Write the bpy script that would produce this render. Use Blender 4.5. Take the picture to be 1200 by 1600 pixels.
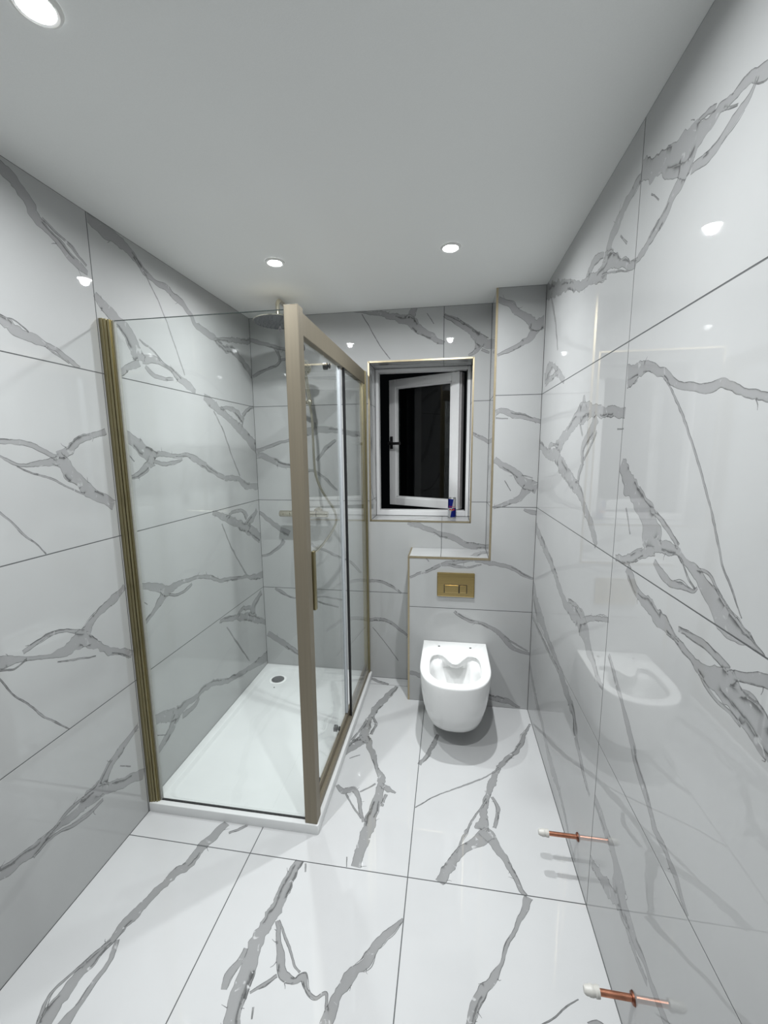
import bpy, bmesh, math, random
from mathutils import Vector, Matrix, noise
from mathutils.geometry import delaunay_2d_cdt

for o in list(bpy.data.objects):
    bpy.data.objects.remove(o, do_unlink=True)
scene = bpy.context.scene
COL = scene.collection

# ---------------------------------------------------------------- camera
PXF = 640.9855                      # focal length in pixels of the 1200 x 1600 frame
FW = Vector((-0.15533032, 0.97679473, -0.14746029))
RT = Vector((0.98776095, 0.15571544, -0.00900039))
UP = Vector((-0.01417031, 0.14705355, 0.98902702))
cam_data = bpy.data.cameras.new('camera')
cam_data.sensor_fit = 'VERTICAL'
cam_data.sensor_height = 36.0
cam_data.lens = 36.0 * PXF / 1600.0
cam_data.clip_start = 0.02
cam = bpy.data.objects.new('camera', cam_data)
COL.objects.link(cam)
cam.matrix_world = Matrix(((RT.x, UP.x, -FW.x, -0.4752), (RT.y, UP.y, -FW.y, -2.319),
                           (RT.z, UP.z, -FW.z, 1.5137), (0, 0, 0, 1)))
scene.camera = cam

# ---------------------------------------------------------------- world (night outside) and exposure
world = bpy.data.worlds.new('night')
scene.world = world
world.use_nodes = True
world.node_tree.nodes['Background'].inputs[0].default_value = (0.004, 0.005, 0.006, 1)
world.node_tree.nodes['Background'].inputs[1].default_value = 0.3
scene.view_settings.view_transform = 'Standard'
scene.view_settings.look = 'None'
scene.view_settings.gamma = 1.0
scene.view_settings.use_curve_mapping = False
scene.view_settings.exposure = 0.0
LAMP_WATTS = 147.0                   # each ceiling downlight
LAMP_COLOR = (0.965, 0.99, 1.0)

# light distribution of the downlights: a soft 50 degree beam with weak wide spill
BEAM_HALF, SPILL, SPILL_END = 25.0, 0.25, 86.0
def beam(t):
    sp = max(0.0, 1 - (t / SPILL_END) ** 3)
    return (1 - SPILL) * math.exp(-0.6931 * (t / BEAM_HALF) ** 2) + SPILL * sp
IES_ANGLES = [i * 2.5 for i in range(37)]
IES = bpy.data.texts.new('downlight_beam')
IES.write('IESNA:LM-63-1995\nTILT=NONE\n1 1000 1 %d 1 1 2 0 0 0\n1 1 10\n' % len(IES_ANGLES)
          + ' '.join('%g' % a for a in IES_ANGLES) + '\n0\n' + ' '.join('%.5f' % (10 * beam(a)) for a in IES_ANGLES) + '\n')

# ---------------------------------------------------------------- room measures (metres)
XL = -1.7207      # left wall
YB = 0.222        # back wall
YF = -2.95        # wall behind the camera
H = 2.3371        # ceiling
XC = -0.7048      # left end of the cistern boxing (front face at y = 0, right wall at x = 0)
ZS = 0.9041       # top of the low boxing
XW = -0.2457      # left face of the tall boxing
WX0, WX1, WZ0, WZ1 = -0.964, -0.345, 1.076, 2.042    # window opening in the back wall
YW = 0.43         # plane of the window frame
JY_R = -1.0656    # tile joints
JY_L = -0.952
JX_B = -0.5162
TX, TY, TZ = -0.969, -0.951, 0.041                   # shower tray edges and height

# printed marble veins of each tiled surface: (first axis m, second axis m, width mm)
VEINS = {
 'left': [
  [(-0.97,2.131,18.4),(-1.002,2.141,34.2),(-1.035,2.161,33.4),(-1.075,2.183,28),(-1.104,2.2,23.1),(-1.139,2.224,40.9),(-1.163,2.257,40),(-1.192,2.294,43.9),(-1.23,2.306,37.1),(-1.347,2.363,31.3),(-1.459,2.428,27.3),(-1.576,2.485,17.2),(-1.673,2.572,16.8),(-1.758,2.67,11.9)],
  [(-1.12,2.23,8.2),(-1.079,2.212,8.5),(-1.023,2.188,11.3),(-0.972,2.153,9.6)],
  [(-0.949,2.072,24.1),(-0.916,2.047,44.5),(-0.876,2.023,50.8),(-0.833,1.997,58.5),(-0.795,1.962,67),(-0.769,1.919,71.7),(-0.761,1.883,65.9)],
  [(-0.762,1.878,35.3),(-0.817,1.849,25.9),(-0.856,1.824,30),(-0.89,1.812,24.9)],
  [(-0.746,1.896,41.6),(-0.661,1.906,33.5),(-0.601,1.895,20),(-0.555,1.881,25.6),(-0.507,1.855,43.5),(-0.438,1.827,44.1),(-0.392,1.813,17)],
  [(-0.73,1.866,16.7),(-0.684,1.84,23.7),(-0.609,1.838,16.2),(-0.556,1.846,13)],
  [(-0.75,1.969,6.8),(-0.671,1.941,8.9),(-0.616,1.903,12.4),(-0.555,1.884,12.4)],
  [(-1.043,1.804,7.7),(-1.065,1.81,19.3),(-1.094,1.823,24.9),(-1.125,1.842,20.4),(-1.159,1.852,17.3),(-1.189,1.855,30.2),(-1.224,1.863,33),(-1.257,1.874,35.5),(-1.287,1.885,31.3),(-1.417,1.896,19.5),(-1.546,1.89,16),(-1.671,1.853,12.5),(-1.783,1.788,8.4),(-1.874,1.695,6.6)],
  [(-1.16,1.848,9.1),(-1.131,1.83,7.4),(-1.083,1.81,7.6)],
  [(-1.209,1.874,5.2),(-1.247,1.897,4.9),(-1.286,1.898,4.5),(-1.411,1.932,3.6),(-1.531,1.984,3),(-1.642,2.051,3),(-1.755,2.115,3),(-1.881,2.15,3)],
  [(-0.948,2.321,35),(-0.91,2.32,61.8),(-0.87,2.313,71.3),(-0.826,2.313,53.5),(-0.781,2.3,42.9),(-0.74,2.288,36.5),(-0.699,2.256,31.3),(-0.632,2.235,24.7),(-0.558,2.234,32.5),(-0.495,2.216,32.2),(-0.428,2.196,34.6),(-0.385,2.171,29),(-0.351,2.137,32.5),(-0.281,2.128,38.5),(-0.196,2.115,42.7),(-0.104,2.087,38.1),(-0.001,2.092,53),(0.08,2.069,43.8),(0.165,2.029,52.9),(0.241,1.999,54.7)],
  [(-0.197,2.108,10.1),(-0.073,2.139,22.7),(0.063,2.163,32.9),(0.233,2.205,35.9)],
  [(-0.737,2.285,6.3),(-0.663,2.219,6.7),(-0.588,2.12,7.1),(-0.524,1.995,7.3),(-0.469,1.877,7.7)],
  [(-0.323,1.798,37.9),(-0.24,1.763,59.5),(-0.172,1.738,49.4),(-0.076,1.699,44.9),(0.029,1.65,64.6),(0.143,1.589,70.4),(0.243,1.537,86.1)],
  [(-0.17,1.757,14),(-0.068,1.76,27.6),(0.011,1.74,43.9),(0.079,1.696,54.9)],
  [(0.068,1.731,32.7),(0.134,1.772,25.3),(0.217,1.8,18.1)],
  [(-0.244,1.731,9),(-0.161,1.634,9.8),(-0.098,1.515,10.3),(-0.005,1.371,11.1)],
  [(-1.167,1.5,24.6),(-1.194,1.514,17.6),(-1.226,1.531,17.1),(-1.261,1.545,16.3),(-1.295,1.549,16.8),(-1.334,1.547,14.7),(-1.464,1.54,12.8),(-1.594,1.547,13),(-1.723,1.537,12.3),(-1.853,1.53,12),(-1.981,1.507,10.4)],
  [(-1.166,1.508,22.3),(-1.121,1.527,30.7),(-1.071,1.56,26.8),(-1.02,1.578,22.7),(-0.966,1.595,21.9)],
  [(-1.168,1.493,30.3),(-1.217,1.486,21.9),(-1.262,1.481,14.4),(-1.297,1.485,10),(-1.328,1.5,9.8),(-1.339,1.507,7),(-1.452,1.572,5.9),(-1.562,1.641,5.5),(-1.668,1.715,3.7),(-1.781,1.781,3),(-1.907,1.813,3)],
  [(-1.167,1.497,50.6),(-1.138,1.465,52.1),(-1.107,1.427,49.9),(-1.065,1.386,45.4),(-1.019,1.355,42.4),(-0.963,1.322,38.4)],
  [(-1.298,1.478,3.6),(-1.251,1.455,6),(-1.193,1.433,7.9),(-1.146,1.406,6.5),(-1.086,1.375,6.8)],
  [(-0.888,1.587,43.4),(-0.841,1.565,50.8),(-0.794,1.533,56.3),(-0.749,1.503,71.5),(-0.723,1.482,66.1)],
  [(-0.727,1.508,30.8),(-0.636,1.504,21.7),(-0.57,1.5,13.4),(-0.508,1.503,19.4),(-0.444,1.484,35.7),(-0.367,1.449,36.2),(-0.284,1.408,29.3),(-0.168,1.375,29.5),(-0.035,1.359,34.1),(0.048,1.316,48.6),(0.14,1.294,42.3),(0.23,1.286,47.5)],
  [(-0.731,1.477,15.3),(-0.673,1.465,19.2),(-0.608,1.468,15.4),(-0.537,1.483,11.7)],
  [(-0.738,1.482,53.3),(-0.792,1.444,29.6),(-0.835,1.422,24.2),(-0.884,1.416,18.9)],
  [(-0.873,1.514,4.8),(-0.84,1.48,4.8)],
  [(-1.246,1.203,4.4),(-1.273,1.24,5.6),(-1.298,1.268,6.9),(-1.333,1.318,6.6),(-1.361,1.353,6.5),(-1.435,1.46,4.8),(-1.507,1.568,4.9),(-1.568,1.683,3.9),(-1.641,1.791,3),(-1.729,1.886,3.1)],
  [(-0.322,1.193,21.8),(-0.243,1.167,39.1),(-0.147,1.124,50.4),(-0.041,1.077,60.6),(0.075,1.025,74.9),(0.218,0.94,72.9)],
  [(0.032,1.055,80.1),(0.133,1.1,41),(0.188,1.139,31.6)],
  [(-0.183,1.144,16.6),(-0.114,1.168,20.3),(-0.002,1.156,24.4),(0.053,1.105,52.8)],
  [(-0.237,1.119,9.2),(-0.142,0.945,9.8),(0.009,0.745,10.9)],
  [(-0.887,0.976,25.5),(-0.828,0.957,29.8),(-0.759,0.922,45.1),(-0.714,0.901,48.8),(-0.646,0.907,27.1),(-0.557,0.896,19.1),(-0.479,0.89,21.2),(-0.397,0.864,24.9),(-0.311,0.817,20.7),(-0.188,0.784,23.9),(-0.051,0.753,22),(0.103,0.711,31.3),(0.231,0.688,56.3)],
  [(-0.717,0.88,10.9),(-0.653,0.857,13),(-0.58,0.861,16.2),(-0.541,0.875,14.1)],
  [(-0.738,0.898,57.6),(-0.782,0.859,31),(-0.83,0.83,20.6),(-0.886,0.806,19.5)],
  [(-0.888,0.92,3.8),(-0.845,0.883,3.9)],
  [(-0.953,0.999,24.1),(-1.016,0.968,34.3),(-1.073,0.948,32.8),(-1.112,0.928,26.1),(-1.141,0.896,47.2)],
  [(-1.154,0.902,16.4),(-1.218,0.936,13),(-1.267,0.946,13.8),(-1.314,0.94,15.4),(-1.355,0.93,15)],
  [(-1.138,0.881,81.6),(-1.19,0.876,58.6),(-1.235,0.873,36.9),(-1.276,0.877,16.8),(-1.32,0.894,12.3),(-1.361,0.913,16.3),(-1.394,0.924,29.2),(-1.418,0.933,35.5),(-1.524,1.008,35.4),(-1.64,1.068,31.1),(-1.767,1.095,21.3),(-1.89,1.138,17.6),(-1.999,1.208,11.9)],
  [(-1.153,0.876,44.8),(-1.082,0.804,34.9),(-1.021,0.759,29.1),(-0.954,0.714,36.3)],
  [(-1.348,0.903,5.1),(-1.385,0.893,6.3),(-1.422,0.908,5.6),(-1.548,0.941,3.7),(-1.674,0.973,3),(-1.804,0.979,3.1),(-1.934,0.977,3),(-2.062,0.959,3)],
  [(-1.256,0.846,4.9),(-1.198,0.823,7),(-1.115,0.793,5.6)],
  [(-1.246,0.599,3.9),(-1.283,0.648,6.2),(-1.324,0.702,7.1),(-1.354,0.754,5.8),(-1.395,0.816,5.5),(-1.425,0.883,5.4),(-1.48,1.001,5.1),(-1.564,1.1,3.1),(-1.638,1.207,3),(-1.691,1.325,3),(-1.737,1.447,3)],
  [(-0.328,0.587,21.7),(-0.217,0.555,31.8),(-0.081,0.508,46.3),(0.039,0.455,59.6),(0.135,0.398,42.5),(0.228,0.344,33.7)],
  [(0.042,0.47,102.8),(0.081,0.528,54.3),(0.192,0.571,34.7)],
  [(-0.135,0.543,27),(-0.075,0.557,27),(0.031,0.526,28.8)],
  [(-0.26,0.522,8.5),(-0.026,0.191,10.7)],
  [(-0.882,0.379,38),(-0.803,0.341,53.9),(-0.724,0.305,67.1),(-0.661,0.307,37.7),(-0.575,0.291,28.4),(-0.512,0.298,36.6),(-0.403,0.267,35.1),(-0.311,0.219,33.4),(-0.179,0.18,32.5),(-0.031,0.144,37),(0.119,0.113,58.6),(0.229,0.09,80.9)],
  [(-0.693,0.266,29.4),(-0.62,0.254,29.2),(-0.557,0.272,22.6)],
  [(-0.733,0.299,72.8),(-0.781,0.254,47.3),(-0.832,0.233,34.2),(-0.885,0.205,25.8)],
  [(-0.884,0.307,4.1),(-0.814,0.255,4.4)],
  [(-0.961,0.408,18.8),(-1.022,0.389,27.2),(-1.073,0.367,38.1),(-1.121,0.346,37),(-1.154,0.304,55.9)],
  [(-1.17,0.304,41.5),(-1.099,0.255,42),(-1.031,0.221,44.6),(-0.957,0.184,41.7)],
  [(-1.154,0.304,82.6),(-1.211,0.298,65.7),(-1.259,0.297,37.2),(-1.312,0.304,23.4),(-1.361,0.31,27.2),(-1.4,0.308,39.1),(-1.435,0.318,41.4),(-1.469,0.323,40.1),(-1.501,0.332,38.5),(-1.622,0.379,35.5),(-1.749,0.406,23.4),(-1.879,0.406,21.9),(-2.009,0.406,15.5),(-2.139,0.407,14.4)],
  [(-1.189,0.316,12.8),(-1.273,0.329,14.5),(-1.327,0.319,11.9),(-1.369,0.31,11.5)],
  [(-1.156,0.247,14),(-1.218,0.247,15.6),(-1.273,0.264,13.9),(-1.323,0.288,11.4),(-1.371,0.294,11.4),(-1.411,0.286,8.9)],
  [(-1.068,0.313,4.5),(-1.019,0.27,4.7)],
 ],
 'right': [
  [(-0.001,2.299,78),(-0.23,2.236,70.6),(-0.416,2.181,41.7),(-0.574,2.119,39.1),(-0.678,2.099,35.5),(-0.791,2.073,46.5),(-0.857,2.073,83)],
  [(-0.826,2.089,78.3),(-0.883,2.081,50.8),(-0.973,2.034,26.3),(-1.073,1.99,27.8)],
  [(-0.852,2.094,108.8),(-0.864,2.133,47.4),(-0.918,2.162,47.7),(-0.975,2.184,36.7),(-1.028,2.198,27.1),(-1.065,2.205,19.2)],
  [(-0.821,2.12,17.5),(-0.736,2.143,30.4),(-0.683,2.129,36.8),(-0.651,2.117,27.4)],
  [(-0.103,2.251,19.5),(-0.221,2.087,17.3),(-0.288,1.955,16.2)],
  [(-0.95,2.117,6.2),(-1.003,2.073,6.7)],
  [(-0.812,2.065,7),(-0.908,2.037,7.1),(-1.024,1.994,4)],
  [(-1.061,2.21,47.9),(-1.126,2.186,51.4),(-1.194,2.157,56.9),(-1.253,2.126,91.1),(-1.287,2.118,113.6),(-1.31,2.122,82.2),(-1.347,2.12,37.7),(-1.381,2.119,23.2),(-1.399,2.12,18.7),(-1.429,2.115,20.5),(-1.457,2.11,19.2),(-1.483,2.104,20),(-1.51,2.093,31.3),(-1.544,2.083,35.7),(-1.655,2.015,22.3),(-1.756,1.933,18.2),(-1.834,1.829,14.3),(-1.885,1.71,9.6),(-1.902,1.581,7.5)],
  [(-1.321,2.15,9.6),(-1.35,2.144,13.9),(-1.378,2.133,12.3)],
  [(-1.312,2.074,20.3),(-1.358,2.061,22.2),(-1.397,2.061,20.5),(-1.42,2.067,19.9),(-1.448,2.072,20.5),(-1.468,2.077,19.9),(-1.481,2.085,10.6),(-1.489,2.095,7.4)],
  [(-1.29,2.103,66.3),(-1.272,2.073,40.7),(-1.248,2.061,32.7),(-1.223,2.043,28.9),(-1.186,2.03,32.9),(-1.146,2.015,29.4),(-1.102,2.002,22.6),(-1.071,1.997,17.4)],
  [(-1.132,2.125,4.8),(-1.176,2.087,4.5)],
  [(-1.404,2.111,7.5),(-1.445,2.09,4.6)],
  [(-0.044,1.871,68.2),(-0.132,1.898,76.8),(-0.219,1.902,18.5),(-0.308,1.856,43.6),(-0.428,1.799,26.9)],
  [(-0.074,1.845,37),(-0.23,1.851,26.4),(-0.308,1.856,25.5)],
  [(-1.073,1.706,68.9),(-1.133,1.711,51.1),(-1.199,1.707,25.8),(-1.26,1.687,22.9),(-1.295,1.668,24.6),(-1.337,1.647,16.6),(-1.384,1.633,18),(-1.425,1.625,21.5),(-1.461,1.626,23.2),(-1.481,1.627,18.3),(-1.515,1.616,17.4),(-1.551,1.603,15.8),(-1.579,1.594,15.3),(-1.596,1.589,14.9),(-1.638,1.575,12.6),(-1.767,1.56,12.2),(-1.89,1.518,9.4),(-2.018,1.492,6.5),(-2.147,1.496,4.5),(-2.275,1.522,4.4)],
  [(-1.077,1.686,25.1),(-1.137,1.692,18.8)],
  [(-1.273,1.672,7.2),(-1.322,1.629,6.9),(-1.368,1.578,8.2),(-1.412,1.518,7.6),(-1.443,1.477,7.3),(-1.474,1.43,7),(-1.505,1.376,6.7),(-1.536,1.313,6.4),(-1.56,1.286,6.2),(-1.582,1.26,3.5),(-1.6,1.238,2.8)],
  [(-1.076,1.61,31.9),(-0.993,1.62,34.4),(-0.893,1.631,37.2),(-0.802,1.642,48.7),(-0.698,1.643,85.9),(-0.629,1.626,63.3),(-0.557,1.594,53.1),(-0.458,1.559,60.5),(-0.388,1.519,83.3),(-0.349,1.498,118.2)],
  [(-0.709,1.658,66.8),(-0.708,1.706,13.8)],
  [(-0.852,1.618,53.8),(-0.814,1.573,50.7),(-0.758,1.542,44.1),(-0.725,1.509,43.8),(-0.735,1.457,21.7),(-0.707,1.43,33.4),(-0.693,1.385,28.9)],
  [(-0.861,1.571,13),(-0.802,1.517,14),(-0.745,1.475,12.4)],
  [(0.002,1.546,47.8),(-0.164,1.497,48.1),(-0.353,1.487,70),(-0.442,1.447,78.6),(-0.597,1.396,64.3),(-0.712,1.359,50.6),(-0.791,1.308,39),(-0.863,1.26,40.9),(-0.928,1.202,29.8)],
  [(-0.21,1.514,36.6),(-0.245,1.533,32.6),(-0.3,1.536,12.8),(-0.387,1.524,15)],
  [(-0.676,1.614,16.9),(-0.715,1.56,13.5)],
  [(-1.029,1.569,4.5),(-1.074,1.568,4.2)],
  [(-1.073,1.469,34.8),(-1.126,1.432,67.1),(-1.176,1.398,68.7),(-1.221,1.373,65.1),(-1.257,1.343,87.5),(-1.28,1.312,102.7),(-1.297,1.284,89.8)],
  [(-1.3,1.28,26.9),(-1.206,1.241,27.6),(-1.137,1.213,23.9),(-1.085,1.202,19.4)],
  [(-1.178,1.24,7.2),(-1.21,1.258,7.4),(-1.241,1.268,7.4)],
  [(-1.298,1.293,37.2),(-1.38,1.301,25),(-1.409,1.293,20),(-1.438,1.281,19.1),(-1.472,1.271,31.1),(-1.497,1.256,42),(-1.528,1.24,43.9),(-1.558,1.22,50.4),(-1.584,1.21,50.8),(-1.613,1.209,31),(-1.635,1.206,10.2),(-1.656,1.201,4)],
  [(-1.304,1.255,16.5),(-1.341,1.237,22.4),(-1.383,1.228,19.1),(-1.429,1.233,14.7),(-1.462,1.235,7.7),(-1.476,1.247,7.7)],
  [(-1.41,1.288,5.1),(-1.442,1.257,6.5),(-1.469,1.244,6)],
  [(-1.47,1.283,7.9),(-1.507,1.282,8.8),(-1.538,1.261,9.1),(-1.561,1.243,7.4),(-1.594,1.227,6.9),(-1.623,1.216,6.4)],
  [(-1.272,1.369,14.4),(-1.32,1.354,14.2),(-1.365,1.33,13.8),(-1.397,1.311,13.3)],
  [(-1.129,1.355,7.5),(-1.147,1.325,7.3),(-1.168,1.29,7.2)],
  [(-1.163,1.196,43.2),(-1.205,1.17,35),(-1.25,1.147,30.8),(-1.301,1.142,41.5),(-1.349,1.132,43.8),(-1.382,1.124,33.4),(-1.412,1.121,17.6),(-1.441,1.114,17.2),(-1.477,1.107,16.1),(-1.502,1.1,26.7),(-1.531,1.102,38.5),(-1.565,1.107,54.4),(-1.589,1.108,68.9),(-1.614,1.102,68.6),(-1.638,1.093,66.5),(-1.66,1.084,61.2),(-1.683,1.073,50.6),(-1.707,1.061,43.3),(-1.81,0.982,40.1),(-1.899,0.887,37),(-1.977,0.783,33.6),(-2.064,0.687,33),(-2.141,0.582,27.1)],
  [(-1.427,1.142,12.2),(-1.477,1.149,15.9),(-1.523,1.15,18.5),(-1.558,1.145,18.2),(-1.585,1.137,19)],
  [(-1.587,1.125,24.4),(-1.629,1.15,17.6),(-1.668,1.167,24.1),(-1.704,1.179,23.1),(-1.822,1.233,19.4),(-1.94,1.289,14.8),(-2.051,1.355,10.4),(-2.141,1.45,8.9),(-2.25,1.52,8.6)],
  [(-1.384,1.114,8.8),(-1.432,1.112,8.1)],
  [(-1.503,1.091,9.7),(-1.536,1.076,10.6),(-1.565,1.071,9.7),(-1.597,1.07,9.1),(-1.627,1.065,10)],
  [(-1.618,1.118,14.7),(-1.644,1.126,12.7),(-1.663,1.119,7.7)],
  [(0.001,1.091,57.7),(-0.211,1.033,58),(-0.369,0.99,51.2),(-0.51,0.932,45.6),(-0.612,0.895,46.1),(-0.73,0.891,51.9),(-0.816,0.899,96),(-0.858,0.89,113.8),(-0.889,0.869,76.9),(-0.933,0.838,53.7),(-0.984,0.815,41.4),(-1.032,0.793,30.2),(-1.064,0.788,20.3)],
  [(-0.818,0.898,25.9),(-0.934,0.959,22.1),(-0.996,0.984,15.5),(-1.071,1.009,17.1)],
  [(-0.66,0.918,17.1),(-0.753,0.934,23.8),(-0.826,0.926,29.5)],
  [(0.016,0.771,53),(-0.114,0.68,119.9),(-0.266,0.651,73),(-0.401,0.614,46.3),(-0.58,0.592,55.3),(-0.699,0.554,57.3),(-0.803,0.53,52.6),(-0.852,0.466,45.1)],
  [(-0.002,0.288,58.5),(-0.191,0.198,51.7),(-0.344,0.166,46.2),(-0.458,0.121,53.4),(-0.556,0.101,78.8),(-0.683,0.095,35.4),(-0.78,0.074,32.8),(-0.872,0.03,23),(-0.934,0.026,18.1)],
  [(-0.007,0.581,25.3),(-0.362,0.571,23.6),(-0.584,0.572,19)],
  [(-0.852,0.466,45),(-0.942,0.405,30),(-1.023,0.376,16.6)],
  [(-1.09,0.911,19.3),(-1.162,0.855,28.4),(-1.21,0.821,23.8),(-1.255,0.782,32.6),(-1.291,0.741,34.9),(-1.329,0.714,36.6),(-1.357,0.699,29.4),(-1.385,0.68,25.7),(-1.418,0.656,27.6),(-1.451,0.654,20.9),(-1.478,0.642,20.3),(-1.512,0.635,19.4),(-1.538,0.616,16.7),(-1.557,0.606,11.5)],
  [(-1.064,0.405,36),(-1.128,0.399,48.1),(-1.189,0.388,40.7),(-1.227,0.374,43.8),(-1.256,0.352,77),(-1.278,0.318,106.3),(-1.305,0.305,90.9),(-1.35,0.305,46.7),(-1.392,0.299,29.6),(-1.43,0.304,24.6),(-1.466,0.298,26.9),(-1.5,0.293,32.2),(-1.53,0.297,36.8),(-1.659,0.31,32.1),(-1.788,0.291,21),(-1.911,0.249,17.6),(-2.02,0.177,14.1),(-2.14,0.128,9.1)],
  [(-1.075,0.182,32.5),(-1.144,0.212,35),(-1.216,0.241,48.3),(-1.27,0.28,44.5)],
  [(-1.31,0.282,29.2),(-1.357,0.27,23.8),(-1.399,0.265,18.7),(-1.447,0.275,17.4)],
 ],
 'floor': [
  [(-1.359,-0.956,33.3),(-1.388,-1.023,46),(-1.402,-1.083,40.4),(-1.415,-1.138,42.6),(-1.441,-1.18,38.4),(-1.462,-1.226,31),(-1.47,-1.267,30),(-1.481,-1.301,41.2),(-1.496,-1.344,37),(-1.498,-1.384,24.8),(-1.512,-1.422,26.8),(-1.524,-1.459,33.9),(-1.529,-1.501,37.7),(-1.534,-1.54,41.2),(-1.531,-1.582,46.1),(-1.523,-1.627,48.3),(-1.519,-1.757,40.8),(-1.525,-1.887,35.6),(-1.521,-2.017,22.4),(-1.553,-2.143,21.9),(-1.601,-2.264,15.4)],
  [(-1.484,-1.386,12.9),(-1.464,-1.442,17.7),(-1.469,-1.492,17.2),(-1.469,-1.537,18.8),(-1.475,-1.574,34.2),(-1.469,-1.619,32.4),(-1.447,-1.747,25.7),(-1.419,-1.874,17.8),(-1.369,-1.994,17.3),(-1.309,-2.11,11.6),(-1.248,-2.224,8.7)],
  [(-1.502,-1.394,10.9),(-1.532,-1.439,10.7),(-1.553,-1.488,10.3),(-1.57,-1.538,9.9),(-1.546,-1.588,11.1)],
  [(-1.329,-0.996,10.5),(-1.27,-0.951,10.7)],
  [(-1.01,-1.06,36.8),(-1.018,-1.117,40.9),(-1.025,-1.178,44.3),(-1.027,-1.233,50.2),(-1.038,-1.275,44),(-1.049,-1.325,42.2),(-1.046,-1.378,48.9),(-1.042,-1.427,53.5),(-1.043,-1.465,51.1),(-1.029,-1.509,48.5),(-1.02,-1.55,47),(-1.027,-1.68,30.6),(-1.043,-1.809,27.8),(-1.083,-1.932,18.1),(-1.142,-2.048,17),(-1.223,-2.15,15.9)],
  [(-1.073,-1.347,14),(-1.076,-1.383,22.7),(-1.09,-1.418,28.8),(-1.088,-1.449,17.1)],
  [(-1.008,-1.261,15.4),(-0.978,-1.315,17.2),(-0.955,-1.364,24.3),(-0.932,-1.394,30.2),(-0.895,-1.4,18.9),(-0.873,-1.389,23.7),(-0.854,-1.414,8.6),(-0.824,-1.428,8.6),(-0.798,-1.413,9.8),(-0.785,-1.448,9.5)],
  [(-1.003,-1.26,8.2),(-0.94,-1.327,7.9),(-0.909,-1.366,7.5),(-0.887,-1.379,6.9)],
  [(-0.95,-1.397,11.8),(-0.981,-1.421,9.8),(-1.011,-1.445,7.8)],
  [(-0.972,-1.098,6.4),(-0.981,-1.067,6.6)],
  [(-0.988,-1.471,6.9),(-0.981,-1.495,4.8)],
  [(-0.603,-1.195,10.5),(-0.635,-1.234,22.6),(-0.672,-1.277,30.5),(-0.697,-1.321,29.5),(-0.731,-1.355,29),(-0.756,-1.399,32.9),(-0.771,-1.438,34.4),(-0.776,-1.47,37.5),(-0.777,-1.513,36.2),(-0.797,-1.642,30.5),(-0.801,-1.771,31.5),(-0.815,-1.901,26.5),(-0.838,-2.029,22.4),(-0.836,-2.159,23.5)],
  [(-0.788,0.13,26.6),(-0.829,0.031,46.2),(-0.872,-0.075,50.1),(-0.893,-0.159,37.2),(-0.905,-0.248,39.7),(-0.909,-0.329,55.4),(-0.902,-0.394,65)],
  [(-0.897,-0.387,71.1),(-0.94,-0.426,68.8),(-0.969,-0.466,59.8),(-1.016,-0.524,48.5)],
  [(-0.901,-0.366,49.7),(-0.843,-0.465,33.2),(-0.811,-0.543,21.5),(-0.798,-0.58,16.2)],
  [(-0.887,-0.192,14.3),(-0.861,-0.262,16.4),(-0.873,-0.343,17.6)],
  [(-0.915,-0.228,16.8),(-0.941,-0.334,13),(-0.965,-0.403,12.8)],
  [(-0.946,-0.53,6.5),(-0.898,-0.499,6.5)],
  [(-0.8,-0.572,19.5),(-0.767,-0.627,36.2),(-0.764,-0.682,39.8),(-0.766,-0.735,41.3),(-0.77,-0.798,46.3),(-0.778,-0.869,50.6),(-0.784,-0.934,48.7),(-0.791,-0.994,41.3),(-0.796,-1.053,36.1)],
  [(-0.76,-0.668,20.4),(-0.73,-0.688,38),(-0.712,-0.695,15.3),(-0.691,-0.705,10.1)],
  [(-0.731,-0.717,15.5),(-0.742,-0.782,10.7)],
  [(-0.962,-0.698,16.4),(-0.926,-0.726,28.1),(-0.885,-0.714,27.9),(-0.855,-0.749,21.2),(-0.831,-0.807,16.3),(-0.803,-0.867,13.8)],
  [(-0.912,-0.738,8.6),(-0.864,-0.8,8.3),(-0.816,-0.852,10.1)],
  [(-0.85,-0.722,7.8),(-0.812,-0.689,8),(-0.789,-0.665,8)],
  [(-0.836,-1.02,3.7),(-0.828,-1.058,3.6)],
  [(-0.008,-0.132,10.5),(-0.056,-0.224,19.4),(-0.087,-0.302,26),(-0.134,-0.378,30),(-0.189,-0.444,31.4),(-0.231,-0.511,21.7),(-0.26,-0.58,37.1),(-0.281,-0.638,24.1),(-0.302,-0.705,29.7),(-0.313,-0.777,39.4),(-0.318,-0.833,57.7)],
  [(-0.3,-0.841,55.8),(-0.354,-0.885,50.4),(-0.401,-0.927,42.9),(-0.438,-0.979,36.4),(-0.464,-1.019,35.7),(-0.489,-1.062,34.9)],
  [(-0.317,-0.833,56.3),(-0.288,-0.87,47.8),(-0.258,-0.924,30.9),(-0.238,-0.967,25.9),(-0.219,-1.008,19.1),(-0.209,-1.047,18.7),(-0.191,-1.062,13)],
  [(-0.268,-0.662,14.7),(-0.249,-0.721,16.8),(-0.274,-0.816,16.5)],
  [(-0.29,-0.678,8),(-0.347,-0.771,9.3),(-0.389,-0.854,10.8),(-0.429,-0.94,6.9)],
  [(-0.598,-0.767,5.7),(-0.509,-0.691,6),(-0.391,-0.62,7.7),(-0.29,-0.556,7.8),(-0.217,-0.486,6.5)],
  [(-0.514,-0.291,18.9),(-0.537,-0.368,26),(-0.558,-0.44,23.4),(-0.597,-0.522,20.4)],
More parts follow.
